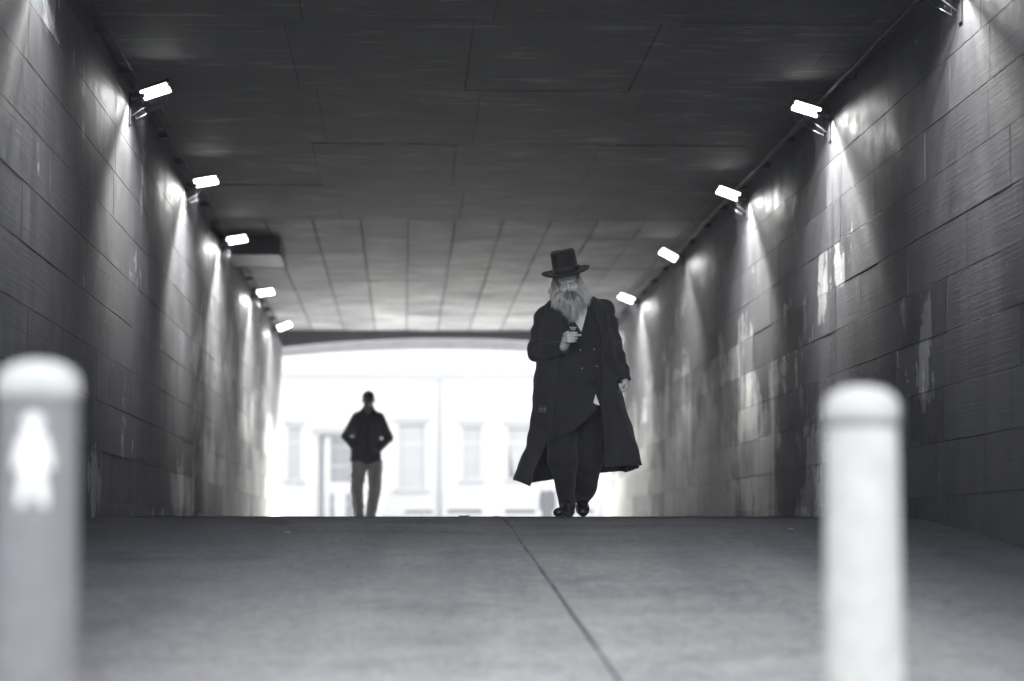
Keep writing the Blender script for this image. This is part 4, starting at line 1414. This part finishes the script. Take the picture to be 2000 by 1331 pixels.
# jacket
jt = [(z, (l - 715) / S2, (r - 715) / S2, a, b) for z, l, r, a, b in
      zip([.80, .90, 1.02, 1.15, 1.30, 1.42, 1.48, 1.54, 1.58], [684, 684, 685, 689, 690, 690, 695, 704, 708], [743, 743, 742, 742, 744, 745, 740, 731, 728],
          [-.15, -.16, -.165, -.16, -.15, -.13, -.10, -.075, -.07], [.16, .16, .165, .165, .165, .16, .13, .10, .09])]
f = Field((-0.42, -0.28, 0.76), (0.42, 0.28, 1.66), 0.0075)
x, y, z = f.pts((slice(None),) * 3)
d, cx, cy = tube_d(x, y, z, jt, 2.3)
d = d + 0.005 * np.sin(z * 30 + x * 14 + np.sin(x * 25)) + 0.003 * np.sin(x * 50 + z * 9)
hem = 0.85 - 0.05 * np.clip(1 - np.abs(x - 0.02) / 0.12, 0, 1)
d = np.maximum(d, hem - z)
d = np.maximum(d, z - 1.60 + 0.04 * (y < -0.02))
f.d = d.astype(np.float32)
for sh, el, ha in ((Q(698, 818, 0.02), Q(676.5, 853, 0.05), Q(693, 876, -0.09)), (Q(738, 818, 0.02), Q(757, 856, 0.05), Q(739, 878, -0.09))):
    f.cone(sh, 0.085, el, 0.068, 0.03); f.cone(el, 0.066, ha, 0.050, 0.02)
# the daylight gaps between arm and side
f.cone(Q(686.5, 853, -0.4), 0.017, Q(686.5, 853, 0.4), 0.017, 0.012, 'sub'); f.cone(Q(744.5, 858, -0.4), 0.013, Q(744.5, 858, 0.4), 0.013, 0.012, 'sub')
f.cone(Q(718, 806, -0.04), 0.055, Q(718, 780, -0.06), 0.075, 0.01, 'sub')
jk = f.mesh('jacket', M['jacket'], m2)
for px, py in ((697, 830), (733, 832)):
    bm = bmesh.new()
    add_box(bm, Q(px, py, -0.165), (0.12, 0.012, 0.035), None, 0.004)
    bm_obj('pocket_flap', bm, M['jacket'], jk)
bm = bmesh.new(); add_box(bm, Q(718, 855, -0.168), (0.012, 0.014, 0.50), None, 0.003); bm_obj('zip', bm, M['cap'], jk)
f = Field((-0.26, -0.32, 0.0), (0.26, 0.34, 0.98), 0.0075)
f.ell((0.01, 0.02, 0.86), (0.175, 0.13, 0.12), None, 0.0)
for hip, kn, an in ((Q(702, 905, 0.02), Q(697, 955, -0.10), Q(702, 1012, 0.19)), (Q(731, 905, 0.02), Q(732, 955, -0.08), Q(722.5, 1018, -0.16))):
    f.cone(hip, 0.108, kn, 0.082, 0.02); f.cone(kn, 0.082, an, 0.066, 0.02)
x, y, z = f.pts((slice(None),) * 3)
f.d += (0.005 * np.sin(z * 45 + x * 30) * np.sin(x * 22 + z * 9)).astype(np.float32)
f.mesh('trousers', M['jeans'], m2)
shoe(m2, (Q(704, 0, 0)[0], 0.25, 0.09), (Q(704, 0, 0)[0] - 0.01, 0.03, 0.004), 0, 0)
shoe(m2, (Q(724, 0, 0)[0], -0.13, 0.004), (Q(724, 0, 0)[0] + 0.02, -0.37, 0.008), 0, 0)
f = Field((hc.x - 0.12, -0.18, hc.z - 0.02), (hc.x + 0.12, 0.15, hc.z + 0.16), 0.006)
f.ell(tuple(hc + Vector((0, 0.012, 0.030))), (0.083, 0.104, 0.094))
x, y, z = f.pts((slice(None),) * 3)
f.d = np.maximum(f.d, (hc.z + 0.030) - z + 0.02 * (y > 0.0))
cap = f.mesh('cap', M['cap'], m2)
bm = bmesh.new(); add_box(bm, tuple(hc + Vector((0.004, -0.082, 0.072))), (0.022, 0.012, 0.03), Matrix.Rotation(R(-25), 4, 'X'), 0.003); bm_obj('badge', bm, M['patch_mark'], cap)

# ================================================================== passer-by far outside, seen between the coat and the ground
S3 = 67.5
Y3 = 70.0
G3 = ground_z(Y3) + 0.013
def T(px, py, y): return ((px - 1068) / S3, y, (1053 - py) / S3 + CZ - G3)
f = Field((-0.40, -0.30, -0.01), (0.40, 0.30, 1.78), 0.012)
f.cone((0.02, 0, .90), 0.13, (0.02, 0, 1.25), 0.13); f.cone((-0.13, 0, 1.36), 0.06, (0.15, 0, 1.36), 0.06, 0.05)
f.cone((0.0, 0, 1.35), 0.06, (-0.03, -0.02, 1.48), 0.055, 0.03)
f.ell((-0.035, -0.02, 1.58), (0.076, 0.095, 0.11), None, 0.02)
f.cone((-0.035, -0.10, 1.59), 0.012, (-0.035, -0.125, 1.555), 0.014, 0.01)
for sx in (-1, 1):
    f.cone((sx * 0.16 + 0.01, 0, 1.34), 0.05, (sx * 0.2 + 0.01, 0.03, 1.08), 0.04, 0.02); f.cone((sx * 0.2 + 0.01, 0.03, 1.08), 0.04, (sx * 0.19, -0.08, 0.86), 0.03, 0.01)
    f.ell((sx * 0.19, -0.09, 0.80), (0.02, 0.035, 0.045), None, 0.01)
    for k in range(4): f.cone((sx * 0.19, -0.115 + 0.018 * k, 0.775), 0.010, (sx * 0.185, -0.118 + 0.018 * k, 0.72), 0.009, 0.004)
    f.cone((sx * 0.19, -0.12, 0.81), 0.011, (sx * 0.18, -0.14, 0.76), 0.010, 0.005)
    f.cone((sx * 0.08, 0, 0.9), 0.09, (sx * 0.08, -0.05 * sx, 0.48), 0.06, 0.03); f.cone((sx * 0.08, -0.05 * sx, 0.48), 0.06, (sx * 0.08, 0.1 * sx, 0.07), 0.04, 0.02)
    f.cone((sx * 0.08, 0.1 * sx, 0.05), 0.04, (sx * 0.08, 0.1 * sx - 0.16, 0.04), 0.035, 0.01)
p3 = f.mesh('person', M['skin_pale'])
p3.location = ((1068 - 788) / 4722 * Y3, Y3, G3)
tag(p3, 'small blurred passer-by in a grey coat beyond the hatted man\'s legs', 'person')
f = Field((-0.40, -0.30, 0.4), (0.40, 0.30, 1.55), 0.012)
f.cone((0.02, 0, .62), 0.20, (0.02, 0, 1.2), 0.16); f.cone((-0.12, 0, 1.36), 0.085, (0.15, 0, 1.36), 0.085, 0.05)
for sx in (-1, 1):
    f.cone((sx * 0.16 + 0.01, 0, 1.34), 0.075, (sx * 0.2 + 0.01, 0.03, 1.08), 0.06, 0.02); f.cone((sx * 0.2 + 0.01, 0.03, 1.08), 0.06, (sx * 0.19, -0.07, 0.88), 0.048, 0.01)
x, y, z = f.pts((slice(None),) * 3)
f.d = np.maximum(f.d, 0.52 - z)
f.d = np.maximum(f.d, 0.075 - np.sqrt((x + 0.02) ** 2 + (y + 0.02) ** 2) - (z < 1.40))
f.mesh('coat', M['greycoat'], p3)
f = Field((-0.20, -0.20, 1.35), (0.15, 0.20, 1.78), 0.010)
f.ell((-0.035, 0.005, 1.60), (0.094, 0.11, 0.12)); f.cone((-0.03, 0.03, 1.50), 0.085, (-0.01, 0.03, 1.42), 0.10, 0.03)
f.ell((-0.035, -0.12, 1.56), (0.06, 0.08, 0.085), None, 0.02, 'sub')
f.mesh('head_scarf', M['scarf'], p3)

# ------------------------------------------------------------------ litter on the crest and the ramp
def leaf(name, loc, size, rz, mat, label, cat, curl=0.5):
    n = 7
    V, F = [], []
    for i in range(n):
        t = i / (n - 1)
        w = math.sin(math.pi * (0.08 + 0.92 * t)) ** 0.7 * 0.32
        for s_ in (-1, 0, 1):
            V.append(((t - 0.5) * size, s_ * w * size, size * (curl * 0.5 * (abs(s_) * 0.6 + (t - 0.4) ** 2 * 2.2))))
    for i in range(n - 1):
        for k in range(2):
            a = i * 3 + k
            F.append((a, a + 1, a + 4, a + 3))
    o = mesh_obj(name, V, F, mat, None, True)
    md = o.modifiers.new('thick', 'SOLIDIFY'); md.thickness = 0.0012
    o.location = (loc[0], loc[1], ground_z(loc[1]) + loc[2]); o.rotation_euler = (0.1, 0.05, rz)
    tag(o, label, cat)
    return o
def gx(px, Y): return (px - 788) / 4722 * Y
leaf('dry_leaf', (gx(906, 17.0), 17.0, 0.004), 0.075, 0.15, M['leaf'], 'curled dry leaf lying on the crest left of the hatted man', 'leaf', 0.3)
bm = bmesh.new()
add_tube(bm, [(0, 0, 0), (0.002, 0, 0.014), (0.007, 0.002, 0.030), (0.006, 0.003, 0.036)], [0.0018, 0.0016, 0.0014, 0.0008], 5)
tw = bm_obj('twig', bm, M['leaf']); tw.location = (gx(823, 17.1), 17.1, ground_z(17.1) + 0.004)
tag(tw, 'tiny dark twig standing up on the crest between the two men', 'twig')
for i, (px, Y, sz, lab) in enumerate(((563, 14.6, 0.035, 'pale paper scrap on the ramp below the left wall'), (588, 10.6, 0.03, 'pale crumb of litter low on the ramp, left of the paving joint'),
        (1545, 14.9, 0.035, 'pale paper scrap on the ramp just left of the white bollard'), (1510, 10.8, 0.03, 'small pale flake low on the ramp beside the white bollard'),
        (842, 16.2, 0.04, 'flat pale scrap just below the crest'))):
    leaf('paper_scrap', (gx(px, Y), Y, 0.006), sz, i * 1.3, M['paper'], lab, 'litter', 0.35)

# ------------------------------------------------------------------ thin haze, added so the dark tones look lifted and faded
hz = box('haze', (-510, -410, CZ - 3.2), (510, 610, CZ + 14.0), None)
tag(hz, kind='stuff')
hm = bpy.data.materials.new('haze'); hm.use_nodes = True
hn = hm.node_tree.nodes; hn.clear()
ho = hn.new('ShaderNodeOutputMaterial'); hv = hn.new('ShaderNodeVolumePrincipled')
hv.inputs['Color'].default_value = (0.80, 0.82, 0.90, 1)
hv.inputs['Density'].default_value = 0.0017
hv.inputs['Anisotropy'].default_value = 0.2
hm.node_tree.links.new(hv.outputs[0], ho.inputs['Volume'])
hz.data.materials.append(hm)
